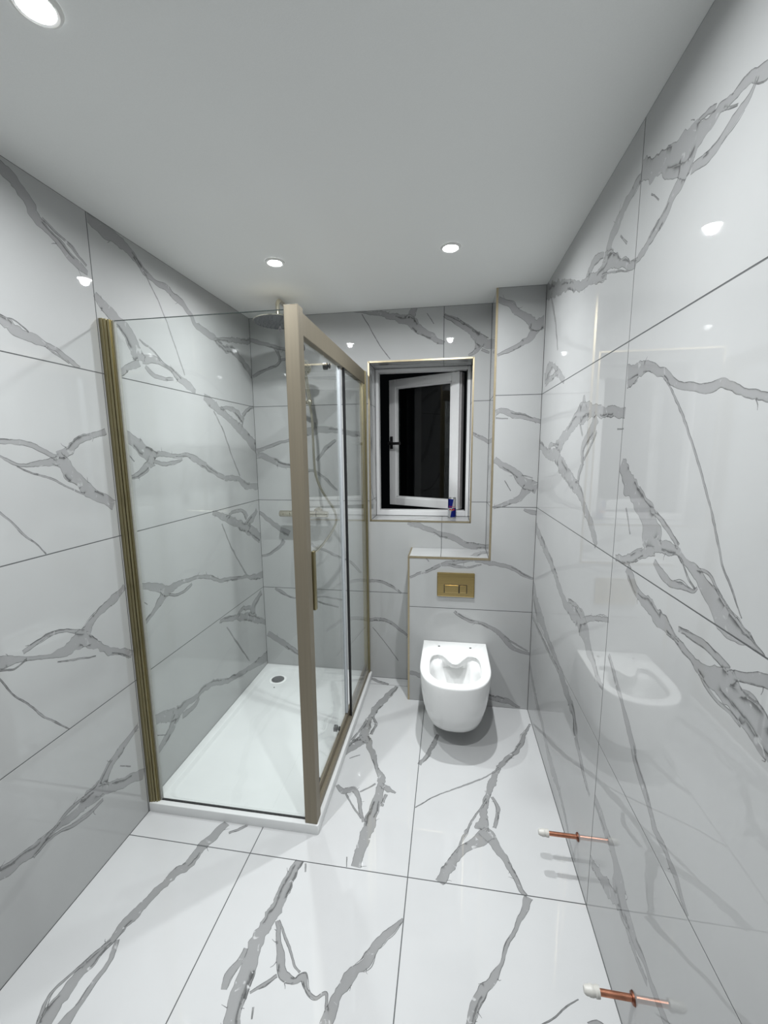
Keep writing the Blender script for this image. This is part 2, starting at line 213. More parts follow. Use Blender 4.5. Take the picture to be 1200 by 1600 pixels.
  [(-0.186,-1.066,29.6),(-0.201,-1.098,25.9),(-0.23,-1.143,16.2),(-0.249,-1.173,12.7),(-0.268,-1.202,11.7),(-0.288,-1.24,11.7),(-0.306,-1.276,12.2),(-0.326,-1.306,23.3),(-0.355,-1.337,29.8),(-0.378,-1.365,28.4),(-0.39,-1.391,24.5),(-0.399,-1.416,21.5),(-0.408,-1.446,19.3),(-0.452,-1.568,18.7),(-0.484,-1.694,11.9),(-0.492,-1.824,11.1),(-0.508,-1.953,10.5),(-0.539,-2.079,9.4)],
  [(-0.099,-1.319,2.9),(-0.135,-1.34,4.3),(-0.171,-1.366,4.3),(-0.21,-1.389,5),(-0.239,-1.413,6),(-0.346,-1.487,5.9),(-0.436,-1.58,6),(-0.526,-1.674,4.9),(-0.593,-1.786,5.1),(-0.628,-1.911,3.8)],
  [(-0.089,-1.37,15.6),(-0.064,-1.364,18.4),(-0.051,-1.37,16.1)],
  [(-0.973,0.199,25.8),(-0.901,0.161,29.1),(-0.846,0.144,18.2)],
 ],
 'back': [
  [(-1.066,2.344,9.8),(-1.023,2.335,11.8),(-0.97,2.326,13.8),(-0.906,2.32,29.3),(-0.832,2.301,38.9),(-0.77,2.278,48.6),(-0.718,2.275,67.6),(-0.687,2.239,58.6),(-0.645,2.208,48.5),(-0.594,2.176,38.7),(-0.552,2.149,32.9),(-0.515,2.131,19.3)],
  [(-0.718,2.275,62.9),(-0.697,2.322,41.7),(-0.677,2.341,30.9)],
  [(-1.002,2.32,5.2),(-0.95,2.233,5.1),(-0.897,2.141,5.1),(-0.834,2.057,5.2)],
  [(-0.615,2.303,3.9),(-0.574,2.243,3.9)],
  [(-0.516,2.288,22.6),(-0.463,2.261,33.9),(-0.412,2.229,37.6),(-0.362,2.193,41.5),(-0.321,2.152,56.4),(-0.281,2.121,56.8),(-0.241,2.12,57.9)],
  [(-0.311,2.128,50.9),(-0.339,2.076,20.5),(-0.374,2.058,12.1)],
  [(-0.3,2.088,15.2),(-0.255,2.067,13.3)],
  [(-0.443,2.269,4.7),(-0.362,2.212,5.6),(-0.262,2.149,5.7)],
  [(-0.729,1.064,18.1),(-0.673,1.048,33.8),(-0.618,1.032,33.7),(-0.563,1.011,31.5),(-0.497,0.99,40.4),(-0.432,0.969,40.2),(-0.377,0.943,40.2),(-0.323,0.927,44.7),(-0.244,0.924,22.3)],
  [(-0.344,1.616,14.2),(-0.297,1.588,24.4),(-0.24,1.557,20.3)],
  [(-1,0.673,17.4),(-0.968,0.674,19.5),(-0.915,0.674,19.7),(-0.852,0.652,19.7),(-0.81,0.627,15.3),(-0.771,0.599,13.1)],
  [(-1.004,0.408,22.4),(-0.972,0.41,22.4),(-0.907,0.413,24.7),(-0.843,0.395,22.7),(-0.78,0.349,20.4),(-0.722,0.302,13.5)],
  [(-0.962,0.354,4.6),(-0.877,0.247,4.6),(-0.791,0.128,4.5)],
  [(-1.723,2.206,28.8),(-1.66,2.192,25),(-1.598,2.17,23.1),(-1.535,2.152,22.9),(-1.494,2.141,19),(-1.442,2.134,15.1),(-1.391,2.122,17.1)],
  [(-1.556,2.153,16.6),(-1.528,2.09,19),(-1.54,2.057,18.1),(-1.594,2.035,19.5),(-1.648,2.018,19.7),(-1.715,1.989,19.8)],
  [(-1.533,2.081,15.3),(-1.465,2.088,15.3),(-1.402,2.104,13.4)],
  [(-1.715,1.521,30.7),(-1.664,1.534,24.5),(-1.608,1.554,20.3),(-1.553,1.573,20.2),(-1.498,1.583,16.1),(-1.433,1.607,24.1),(-1.368,1.631,40)],
  [(-1.717,1.488,41.7),(-1.656,1.482,42.1),(-1.603,1.456,42.5),(-1.538,1.43,37.9),(-1.495,1.42,31.3),(-1.42,1.404,24.9),(-1.356,1.394,20.7)],
  [(-1.378,1.636,59.8),(-1.304,1.65,49.5),(-1.241,1.649,43.5),(-1.179,1.643,35.6),(-1.118,1.627,35.5),(-1.046,1.621,33.3),(-0.986,1.611,29.3)],
  [(-1.314,1.655,16.8),(-1.315,1.695,8.4)],
  [(-1.311,1.455,20.7),(-1.267,1.515,20.4),(-1.223,1.555,22.2),(-1.181,1.584,16.1)],
  [(-1.356,1.394,14.6),(-1.303,1.373,14.7),(-1.251,1.332,21.1),(-1.21,1.291,16.9),(-1.179,1.266,10.6)],
  [(-1.721,1.118,22.9),(-1.656,1.065,34.2),(-1.602,1.023,34),(-1.559,0.997,38.3),(-1.515,0.976,44.8)],
  [(-1.739,0.811,15.3),(-1.669,0.83,17.3),(-1.61,0.87,21.5),(-1.551,0.926,25.6)],
  [(-1.372,0.912,19),(-1.336,0.888,12.6),(-1.281,0.871,18.8),(-1.244,0.854,18.9),(-1.208,0.837,18.9),(-1.141,0.815,10),(-1.099,0.792,15.1),(-1.063,0.756,15.1),(-1.033,0.727,12.5)],
  [(-1.635,0.595,16.2),(-1.591,0.565,27),(-1.553,0.547,16),(-1.508,0.533,10.4),(-1.425,0.537,9),(-1.354,0.544,8.9),(-1.303,0.55,8.9),(-1.253,0.546,10.3),(-1.203,0.539,9),(-1.141,0.529,7.7)],
  [(-1.355,0.518,9.1),(-1.292,0.502,13),(-1.242,0.492,13),(-1.192,0.482,10.4)],
  [(-1.708,0.262,44.8),(-1.631,0.222,44.7),(-1.562,0.183,44.7),(-1.495,0.134,37.3),(-1.427,0.095,37.2)],
 ],
 'boxing': [
  [(-0.237,2.283,29.7),(-0.188,2.257,33),(-0.143,2.221,36.2),(-0.098,2.188,41),(-0.053,2.151,58.1),(-0.006,2.149,77)],
  [(-0.044,2.142,53.7),(-0.068,2.083,36.4),(-0.119,2.051,27.2),(-0.171,2.027,21.8),(-0.233,2.005,14.6)],
  [(-0.233,1.71,27.9),(-0.197,1.719,31.1),(-0.142,1.699,36.2),(-0.096,1.689,32.4),(-0.051,1.674,25.2),(-0,1.658,21.5)],
  [(-0.232,1.683,7.3),(-0.168,1.677,7.3)],
  [(-0.235,1.458,41.1),(-0.178,1.424,41),(-0.131,1.395,37),(-0.092,1.357,46.2),(-0.055,1.329,65.4),(-0.001,1.31,56.4)],
  [(-0.049,1.31,47.4),(-0.079,1.261,38.5),(-0.125,1.232,29.3),(-0.18,1.212,23.5),(-0.232,1.197,13.8)],
  [(-0.175,1.347,4.6),(-0.141,1.29,4.7)],
  [(-0.084,1.376,5.7),(-0.028,1.362,7.4)],
  [(-0.067,1.19,13.4),(-0.039,1.179,23.1),(0.002,1.17,23.1)],
  [(-0.695,0.779,13.4),(-0.639,0.803,17.1),(-0.584,0.824,19),(-0.538,0.848,20.7),(-0.501,0.865,26.3),(-0.456,0.876,34),(-0.402,0.881,18.8),(-0.348,0.892,18.8),(-0.277,0.885,24.3),(-0.224,0.88,24.2),(-0.171,0.868,27.8),(-0.127,0.86,22.2),(-0.091,0.838,23.7),(-0.047,0.812,22),(-0.002,0.797,12.9)],
  [(-0.474,0.862,13.3),(-0.428,0.854,13.3),(-0.365,0.851,13.1),(-0.285,0.868,9.4)],
  [(-0.602,0.9,7.7),(-0.584,0.877,5.7)],
  [(-0.433,0.584,15.6),(-0.396,0.556,19.5),(-0.34,0.53,21.7),(-0.276,0.519,21.6),(-0.231,0.497,25.3),(-0.185,0.471,28.8),(-0.148,0.434,34.3),(-0.111,0.392,32.7),(-0.074,0.37,23.4),(-0.038,0.358,19.7),(0.002,0.349,17.6)],
  [(-0.148,0.444,9.6),(-0.084,0.404,9.7),(-0.012,0.365,7.7)],
  [(-0.695,0.179,27.6),(-0.632,0.16,31.8),(-0.559,0.13,31.7),(-0.492,0.105,21.1)],
  [(-0.293,0.091,20.8),(-0.228,0.071,31.1),(-0.181,0.055,41.3),(-0.126,0.044,35),(-0.079,0.023,24.6),(-0.042,0.008,10.3)],
 ],
 'shelf': [
  [(-0.328,0.048,46.2),(-0.286,0.125,51.3),(-0.243,0.169,47)],
 ],
}

# ---------------------------------------------------------------- helpers
def node_mat(name):
    m = bpy.data.materials.new(name)
    m.use_nodes = True
    nt = m.node_tree
    b = nt.nodes['Principled BSDF']
    return m, nt, b

def new(nt, kind, **kw):
    n = nt.nodes.new(kind)
    for k, v in kw.items():
        setattr(n, k, v)
    return n

def simple(name, col, rough=0.5, metal=0.0, bump=0.0, scale=60.0, var=0.06, stretch=None, spec=0.5, coat=0.0):
    """principled material with procedural mottling and fine relief"""
    m, nt, b = node_mat(name)
    tc = new(nt, 'ShaderNodeTexCoord')
    mp = new(nt, 'ShaderNodeMapping')
    if stretch:
        mp.inputs['Scale'].default_value = stretch
    nt.links.new(tc.outputs['Object'], mp.inputs[0])
    nz = new(nt, 'ShaderNodeTexNoise')
    nz.inputs['Scale'].default_value = scale
    nz.inputs['Detail'].default_value = 4
    nt.links.new(mp.outputs[0], nz.inputs['Vector'])
    r = new(nt, 'ShaderNodeValToRGB')
    r.color_ramp.elements[0].position = 0.3
    r.color_ramp.elements[1].position = 0.7
    r.color_ramp.elements[0].color = (*[c * (1 - var) for c in col], 1)
    r.color_ramp.elements[1].color = (*[min(1, c * (1 + var)) for c in col], 1)
    nt.links.new(nz.outputs['Fac'], r.inputs[0])
    nt.links.new(r.outputs[0], b.inputs['Base Color'])
    b.inputs['Roughness'].default_value = rough
    b.inputs['Metallic'].default_value = metal
    b.inputs['Specular IOR Level'].default_value = spec
    b.inputs['Coat Weight'].default_value = coat
    if bump:
        bp = new(nt, 'ShaderNodeBump')
        bp.inputs['Strength'].default_value = bump
        bp.inputs['Distance'].default_value = 0.001
        nt.links.new(nz.outputs['Fac'], bp.inputs['Height'])
        nt.links.new(bp.outputs[0], b.inputs['Normal'])
    return m

def marble(name, ground=(0.42, 0.425, 0.425), rough=0.02, vein=0.71):
    """polished porcelain: pale cloudy ground, printed grey veins from the mesh attribute 'vein'"""
    m, nt, b = node_mat(name)
    L = nt.links.new
    tc = new(nt, 'ShaderNodeNewGeometry')
    cl = new(nt, 'ShaderNodeTexNoise')
    cl.inputs['Scale'].default_value = 3.0
    cl.inputs['Detail'].default_value = 5
    L(tc.outputs['Position'], cl.inputs['Vector'])
    gr = new(nt, 'ShaderNodeValToRGB')
    gr.color_ramp.elements[0].position = 0.35
    gr.color_ramp.elements[1].position = 0.62
    gr.color_ramp.elements[0].color = (*[c * 0.955 for c in ground], 1)
    gr.color_ramp.elements[1].color = (*ground, 1)
    L(cl.outputs['Fac'], gr.inputs[0])
    at = new(nt, 'ShaderNodeAttribute', attribute_name='vein')
    fine = new(nt, 'ShaderNodeTexNoise')
    fine.inputs['Scale'].default_value = 70.0
    fine.inputs['Detail'].default_value = 6
    fine.inputs['Roughness'].default_value = 0.65
    L(tc.outputs['Position'], fine.inputs['Vector'])
    ma = new(nt, 'ShaderNodeMath', operation='MULTIPLY_ADD')
    L(fine.outputs['Fac'], ma.inputs[0])
    ma.inputs[1].default_value = 0.44
    L(at.outputs['Fac'], ma.inputs[2])
    sub = new(nt, 'ShaderNodeMath', operation='SUBTRACT')
    L(ma.outputs[0], sub.inputs[0])
    sub.inputs[1].default_value = 0.21
    vr = new(nt, 'ShaderNodeValToRGB')
    e = vr.color_ramp.elements
    g = lambda v: (v * vein, v * vein * 1.008, v * vein * 1.015, 1)
    e[0].position, e[0].color = 0.25, g(.125)
    e[1].position, e[1].color = 0.95, g(.405)
    k = e.new(0.46); k.color = g(.32)
    k = e.new(0.62); k.color = g(.385)
    L(sub.outputs[0], vr.inputs[0])
    mk = new(nt, 'ShaderNodeMath', operation='GREATER_THAN')
    mk.inputs[1].default_value = 0.04
    L(at.outputs['Fac'], mk.inputs[0])
    mix = new(nt, 'ShaderNodeMix', data_type='RGBA')
    hl = new(nt, 'ShaderNodeTexNoise')                  # pale islands inside the broad veins
    hl.inputs['Scale'].default_value = 38.0
    hl.inputs['Detail'].default_value = 3
    hl.inputs['Distortion'].default_value = 0.8
    L(tc.outputs['Position'], hl.inputs['Vector'])
    hm = new(nt, 'ShaderNodeMapRange')
    hm.inputs['From Min'].default_value = 0.74
    hm.inputs['From Max'].default_value = 0.64
    L(hl.outputs['Fac'], hm.inputs['Value'])
    hk = new(nt, 'ShaderNodeMath', operation='MULTIPLY')
    L(mk.outputs[0], hk.inputs[0])
    L(hm.outputs[0], hk.inputs[1])
    L(hk.outputs[0], mix.inputs[0])
    L(gr.outputs[0], mix.inputs[6])
    L(vr.outputs[0], mix.inputs[7])
    L(mix.outputs[2], b.inputs['Base Color'])
    b.inputs['Roughness'].default_value = rough
    b.inputs['Specular IOR Level'].default_value = 0.5
    return m

def clear_glass(name, tint=(0.966, 0.981, 0.975), ior=1.5):
    """architectural glass: Fresnel reflection over straight transmission, same index from both faces"""
    m = bpy.data.materials.new(name)
    m.use_nodes = True
    nt = m.node_tree
    nt.nodes.clear()
    L = nt.links.new
    out = new(nt, 'ShaderNodeOutputMaterial')
    geo = new(nt, 'ShaderNodeNewGeometry')
    mr = new(nt, 'ShaderNodeMapRange')
    mr.inputs['To Min'].default_value = ior
    mr.inputs['To Max'].default_value = 1.0 / ior
    L(geo.outputs['Backfacing'], mr.inputs['Value'])
    fr = new(nt, 'ShaderNodeFresnel')
    L(mr.outputs[0], fr.inputs['IOR'])
    tr = new(nt, 'ShaderNodeBsdfTransparent')
    tr.inputs[0].default_value = (*tint, 1)
    gl = new(nt, 'ShaderNodeBsdfGlossy')
    gl.inputs['Roughness'].default_value = 0.0
    nz = new(nt, 'ShaderNodeTexNoise')
    nz.inputs['Scale'].default_value = 4.0
    r = new(nt, 'ShaderNodeMapRange')
    r.inputs['To Min'].default_value = 0.0
    r.inputs['To Max'].default_value = 0.02
    L(nz.outputs['Fac'], r.inputs['Value'])
    L(r.outputs[0], gl.inputs['Roughness'])
    mx = new(nt, 'ShaderNodeMixShader')
    L(fr.outputs[0], mx.inputs[0])
    L(tr.outputs[0], mx.inputs[1])
    L(gl.outputs[0], mx.inputs[2])
    L(mx.outputs[0], out.inputs[0])
    return m

def emitter(name, col, strength):
    m = bpy.data.materials.new(name)
    m.use_nodes = True
    nt = m.node_tree
    nt.nodes.clear()
    out = new(nt, 'ShaderNodeOutputMaterial')
    em = new(nt, 'ShaderNodeEmission')
    em.inputs[0].default_value = (*col, 1)
    em.inputs[1].default_value = strength
    nt.links.new(em.outputs[0], out.inputs[0])
    return m

def obj(name, bm, mat, parent=None, smooth=False, loc=None):
    me = bpy.data.meshes.new(name)
    bmesh.ops.recalc_face_normals(bm, faces=bm.faces[:])
    if smooth:
        for f in bm.faces:
            f.smooth = True
    bm.to_mesh(me)
    bm.free()
    if smooth:
        me.set_sharp_from_angle(angle=math.radians(38))
    if mat:
        me.materials.append(mat)
    o = bpy.data.objects.new(name, me)
    COL.objects.link(o)
    if parent is not None:
        o.parent = parent
        o.matrix_parent_inverse = Matrix.Translation(-parent_world(parent))
    if loc is not None:
        o.location = loc
    return o

def parent_world(p):
    v = Vector(p.location)
    if p.parent is not None:
        v = v + parent_world(p.parent) + p.matrix_parent_inverse.translation
    return v

def tag(o, label=None, cat=None, group=None, kind=None):
    if label: o['label'] = label
    if cat: o['category'] = cat
    if group: o['group'] = group
    if kind: o['kind'] = kind
    return o

def thing(name, label, cat, loc, group=None):
    o = bpy.data.objects.new(name, None)
    o.empty_display_size = 0.05
    COL.objects.link(o)
    o.location = loc
    return tag(o, label, cat, group)

def box(bm, x0, x1, y0, y1, z0, z1, bevel=0.0, seg=2):
    b2 = bmesh.new()
    bmesh.ops.create_cube(b2, size=1.0)
    for v in b2.verts:
        v.co = Vector((x0 + (v.co.x + .5) * (x1 - x0), y0 + (v.co.y + .5) * (y1 - y0), z0 + (v.co.z + .5) * (z1 - z0)))
    if bevel:
        bmesh.ops.bevel(b2, geom=b2.edges[:], offset=bevel, segments=seg, affect='EDGES', profile=0.5)
    merge(bm, b2)

def merge(bm, b2, mtx=None):
    mp = {}
    for v in b2.verts:
        mp[v] = bm.verts.new(mtx @ v.co if mtx else v.co)
    for f in b2.faces:
        try:
            bm.faces.new([mp[v] for v in f.verts])
        except ValueError:
            pass
    b2.free()

def B(*boxes, bevel=0.0):
    bm = bmesh.new()
    for bx in boxes:
        box(bm, *bx, bevel=bevel)
    return bm

def lathe(bm, prof, n=32, axis='z', at=(0, 0, 0), cap=True):
    """prof: list of (radius, height) revolved about an axis"""
    at = Vector(at)
    def P(r, h, a):
        c, s = r * math.cos(a), r * math.sin(a)
        return at + {'z': Vector((c, s, h)), 'x': Vector((h, c, s)), 'y': Vector((c, h, s))}[axis]
    rings = []
    for r, h in prof:
        rings.append([bm.verts.new(P(r, h, 2 * math.pi * i / n)) for i in range(n)])
    for a, b in zip(rings, rings[1:]):
        for i in range(n):
            bm.faces.new((a[i], a[(i + 1) % n], b[(i + 1) % n], b[i]))
    if cap:
        bm.faces.new(rings[0][::-1])
        bm.faces.new(rings[-1])

def smooth_path(pts, per=8):
    pts = [Vector(p) for p in pts]
    out = []
    for i in range(len(pts) - 1):
        p0, p1, p2, p3 = pts[max(i - 1, 0)], pts[i], pts[i + 1], pts[min(i + 2, len(pts) - 1)]
        for k in range(per):
            t = k / per
            out.append(0.5 * ((2 * p1) + (p2 - p0) * t + (2 * p0 - 5 * p1 + 4 * p2 - p3) * t * t + (3 * p1 - p0 - 3 * p2 + p3) * t ** 3))
    out.append(pts[-1])
    return out

def tube(bm, path, rad, n=14, ribs=0.0):
    path = [Vector(p) for p in path]
    t0 = (path[1] - path[0]).normalized()
    u = t0.orthogonal().normalized()
    rings = []
    for i, p in enumerate(path):
        t = (path[min(i + 1, len(path) - 1)] - path[max(i - 1, 0)]).normalized()
        u = (u - t * u.dot(t)).normalized()
        w = t.cross(u)
        r = rad[i] if isinstance(rad, (list, tuple)) else rad * (1 + (ribs if i % 2 else 0))
        rings.append([bm.verts.new(p + r * (math.cos(2 * math.pi * k / n) * u + math.sin(2 * math.pi * k / n) * w)) for k in range(n)])
    for a, b in zip(rings, rings[1:]):
        for i in range(n):
            bm.faces.new((a[i], a[(i + 1) % n], b[(i + 1) % n], b[i]))
    bm.faces.new(rings[0][::-1])
    bm.faces.new(rings[-1])

def stack(bm, rings, cap_first=True, cap_last=True):
    vr = [[bm.verts.new(p) for p in r] for r in rings]
    n = len(vr[0])
    for a, b in zip(vr, vr[1:]):
        for i in range(n):
            bm.faces.new((a[i], a[(i + 1) % n], b[(i + 1) % n], b[i]))
    if cap_first: bm.faces.new(vr[0][::-1])
    if cap_last: bm.faces.new(vr[-1])
    return vr

# ---------------------------------------------------------------- materials
M = {}
M['marble'] = marble('polished_marble_tile')
M['marble_floor'] = marble('polished_marble_floor_tile', (0.48, 0.484, 0.488), 0.02, 0.60)  # wall tile again, ground lightened to stand in for brighter floor light
M['grout'] = simple('grey_grout', (0.085, 0.088, 0.09), 0.9, bump=0.4, scale=300)
M['paint'] = simple('white_ceiling_paint', (0.80, 0.81, 0.80), 0.75, bump=0.12, scale=420, var=0.012)
M['bronze'] = simple('brushed_bronze', (0.215, 0.188, 0.14), 0.5, 0.5, bump=0.05, scale=90, stretch=(1, 1, 0.02), var=0.05)
M['brass'] = simple('brushed_brass', (0.34, 0.30, 0.18), 0.36, 1.0, scale=9, var=0.03)
M['gold'] = simple('brushed_gold', (0.45, 0.34, 0.15), 0.22, 1.0, bump=0.12, scale=160, stretch=(0.02, 1, 1), var=0.10)
M['trim'] = simple('brass_edge_trim', (0.52, 0.44, 0.30), 0.4, 1.0, var=0.05)
M['chrome'] = simple('pale_brass_chrome', (0.66, 0.62, 0.52), 0.16, 1.0, var=0.03)
M['steel'] = simple('grey_steel', (0.42, 0.42, 0.43), 0.22, 1.0, var=0.05)
M['ceramic'] = simple('white_ceramic', (0.76, 0.764, 0.76), 0.035, var=0.01, scale=5)
M['tray'] = simple('white_stone_resin', (0.62, 0.63, 0.63), 0.16, bump=0.02, var=0.02, scale=8)
M['upvc'] = simple('white_upvc', (0.74, 0.74, 0.745), 0.3, var=0.02, scale=10)
M['upvc_grey'] = simple('grey_gasket', (0.36, 0.345, 0.35), 0.45, var=0.05)
M['seal_grey'] = simple('grey_glass_seal', (0.30, 0.30, 0.28), 0.3, var=0.05)
M['black'] = simple('black_plastic', (0.012, 0.012, 0.013), 0.4, var=0.1)
M['dark'] = simple('dark_hole', (0.02, 0.02, 0.022), 0.8, var=0.1)
M['seal'] = simple('clear_grey_seal', (0.48, 0.50, 0.53), 0.25, var=0.04)
M['glass'] = clear_glass('shower_glass')
M['pane'] = clear_glass('window_glass', (0.5, 0.52, 0.52))
M['copper'] = simple('copper_pipe', (0.56, 0.25, 0.16), 0.32, 1.0, var=0.25, scale=40)
M['copper_dark'] = simple('tarnished_copper', (0.20, 0.085, 0.055), 0.4, 1.0, var=0.25, scale=40)
M['cap'] = simple('white_plastic_cap', (0.50, 0.49, 0.46), 0.4, var=0.03)
M['lens'] = emitter('lit_lens', LAMP_COLOR, 45.0)

# ---------------------------------------------------------------- tiled surfaces
RNG = random.Random(7)

def vein_strips(polys):
    """turn traced centre lines into ragged printed strips: points with an inside value, and triangles"""
    pts, val, tris, lines = [], [], [], []
    rr = random.Random(3)
    def add(line, spurs=True):
        if len(line) < 2: return
        P = [Vector((a, b, w * 0.00094)) for a, b, w in line]
        dense = []
        for i in range(len(P) - 1):
            p0, p1, p2, p3 = P[max(i - 1, 0)], P[i], P[i + 1], P[min(i + 2, len(P) - 1)]
            seg = (p2.xy - p1.xy).length
            step = 0.004 if max(p1.z, p2.z) < 0.012 else 0.006
            n = max(2, min(40, int(seg / step)))
            for k in range(n):
                t = k / n
                q = 0.5 * ((2 * p1) + (p2 - p0) * t + (2 * p0 - 5 * p1 + 4 * p2 - p3) * t * t + (3 * p1 - p0 - 3 * p2 + p3) * t ** 3)
                q.z = p1.z + (p2.z - p1.z) * t
                dense.append(q)
        dense.append(P[-1])
        s = 0.0
        seed = rr.uniform(0, 500)
        rows = []
        for i, q in enumerate(dense):
            if i: s += (q.xy - dense[i - 1].xy).length
            d = dense[min(i + 1, len(dense) - 1)].xy - dense[max(i - 1, 0)].xy
            if d.length < 1e-7: continue
            d.normalize()
            nrm = Vector((-d.y, d.x))
            w = max(q.z, 0.0012)
            rag = max(0.1, 0.5 + 1.6 * noise.noise((s * 7, seed, 41)))
            wob = min(0.0035, 0.10 * w + 0.0006)
            cen = q.xy + nrm * wob * (noise.noise((s * 20, seed, 0)) * 1.8 + 0.6 * noise.noise((s * 70, seed, 7)))
            hl = w * 0.5 * (1 + 0.40 * noise.noise((s * 24, seed, 3)) + 0.34 * noise.noise((s * 75, seed, 9)) * rag)
            hr = w * 0.5 * (1 + 0.40 * noise.noise((s * 24, seed, 23)) + 0.34 * noise.noise((s * 75, seed, 29)) * rag)
            hl, hr = max(hl, 0.0005), max(hr, 0.0005)
            rows.append((cen + nrm * hl, cen, cen - nrm * hr, w))
            if spurs and w > 0.013 and rr.random() < 0.036:
                sg = rr.choice((-1, 1))
                st = cen + nrm * sg * hl * 0.9
                dr = (nrm * sg * rr.uniform(.3, 1) + d * rr.uniform(-1, 1)).normalized()
                ln = rr.uniform(0.006, 0.022)
                e1 = st + dr * ln * .5 + d * rr.uniform(-.004, .004)
                e2 = st + dr * ln
                add([(st.x, st.y, 2.6), (e1.x, e1.y, 1.8), (e2.x, e2.y, .8)], False)
        base = len(pts)
        for (l, c, r, w) in rows:
            inner = 0.44 if w < 0.006 else min(1.0, 0.62 + w * 9)
            sd = noise.noise((len(pts) * .02, seed, 61))
            hl, hr = (l - c).length, (r - c).length
            band = 0.0034
            li = c + (l - c) * (max(0.35, 1 - band / hl) if hl > 1e-6 else 0)
            ri = c + (r - c) * (max(0.35, 1 - band / hr) if hr > 1e-6 else 0)
            pts.extend((l, li, c, ri, r))
            val.extend((0.20 + max(0, sd) * .7, inner * .86, inner, inner * .86, 0.20 + max(0, -sd) * .7))
        for i in range(len(rows) - 1):
            a = base + 5 * i
            for q in (0, 1, 3, 4):
                lines.append((a + q, a + q + 5))
            for q in range(4):
                tris.append((a + q, a + q + 1, a + q + 6))
                tris.append((a + q, a + q + 6, a + q + 5))
        if rows:
            for a in (base, base + 5 * (len(rows) - 1)):
                lines.extend(((a, a + 1), (a + 1, a + 2), (a + 2, a + 3), (a + 3, a + 4)))
        # fine dark strands running along the broad veins, inside and just outside
        if spurs and len(rows) > 14 and max(q[3] for q in rows) > 0.010:
            for _ in range(int(s / 0.15) + 1):
                i0 = rr.randrange(0, len(rows) - 8)
                m = min(len(rows) - 1, i0 + rr.randint(7, 22))
                sg = rr.choice((-1, 1))
                f = rr.uniform(.25, 1.0)
                bulge = rr.uniform(0.0, .006)
                ln = []
                for i in range(i0, m, 2):
                    l, c, r, w = rows[i]
                    t = (i - i0) / max(1, m - i0)
                    e = (l if sg > 0 else r) - c
                    if e.length < 1e-6: continue
                    q = c + e * f + e.normalized() * bulge * math.sin(math.pi * t)
                    ln.append((q.x, q.y, 2.2 * math.sin(math.pi * min(.95, t + .12)) + .5))
                if len(ln) > 2: add(ln, False)
    for line in polys:
        add(line)
    return pts, val, tris, lines

GAP = 0.0036
TILE_T = 0.008

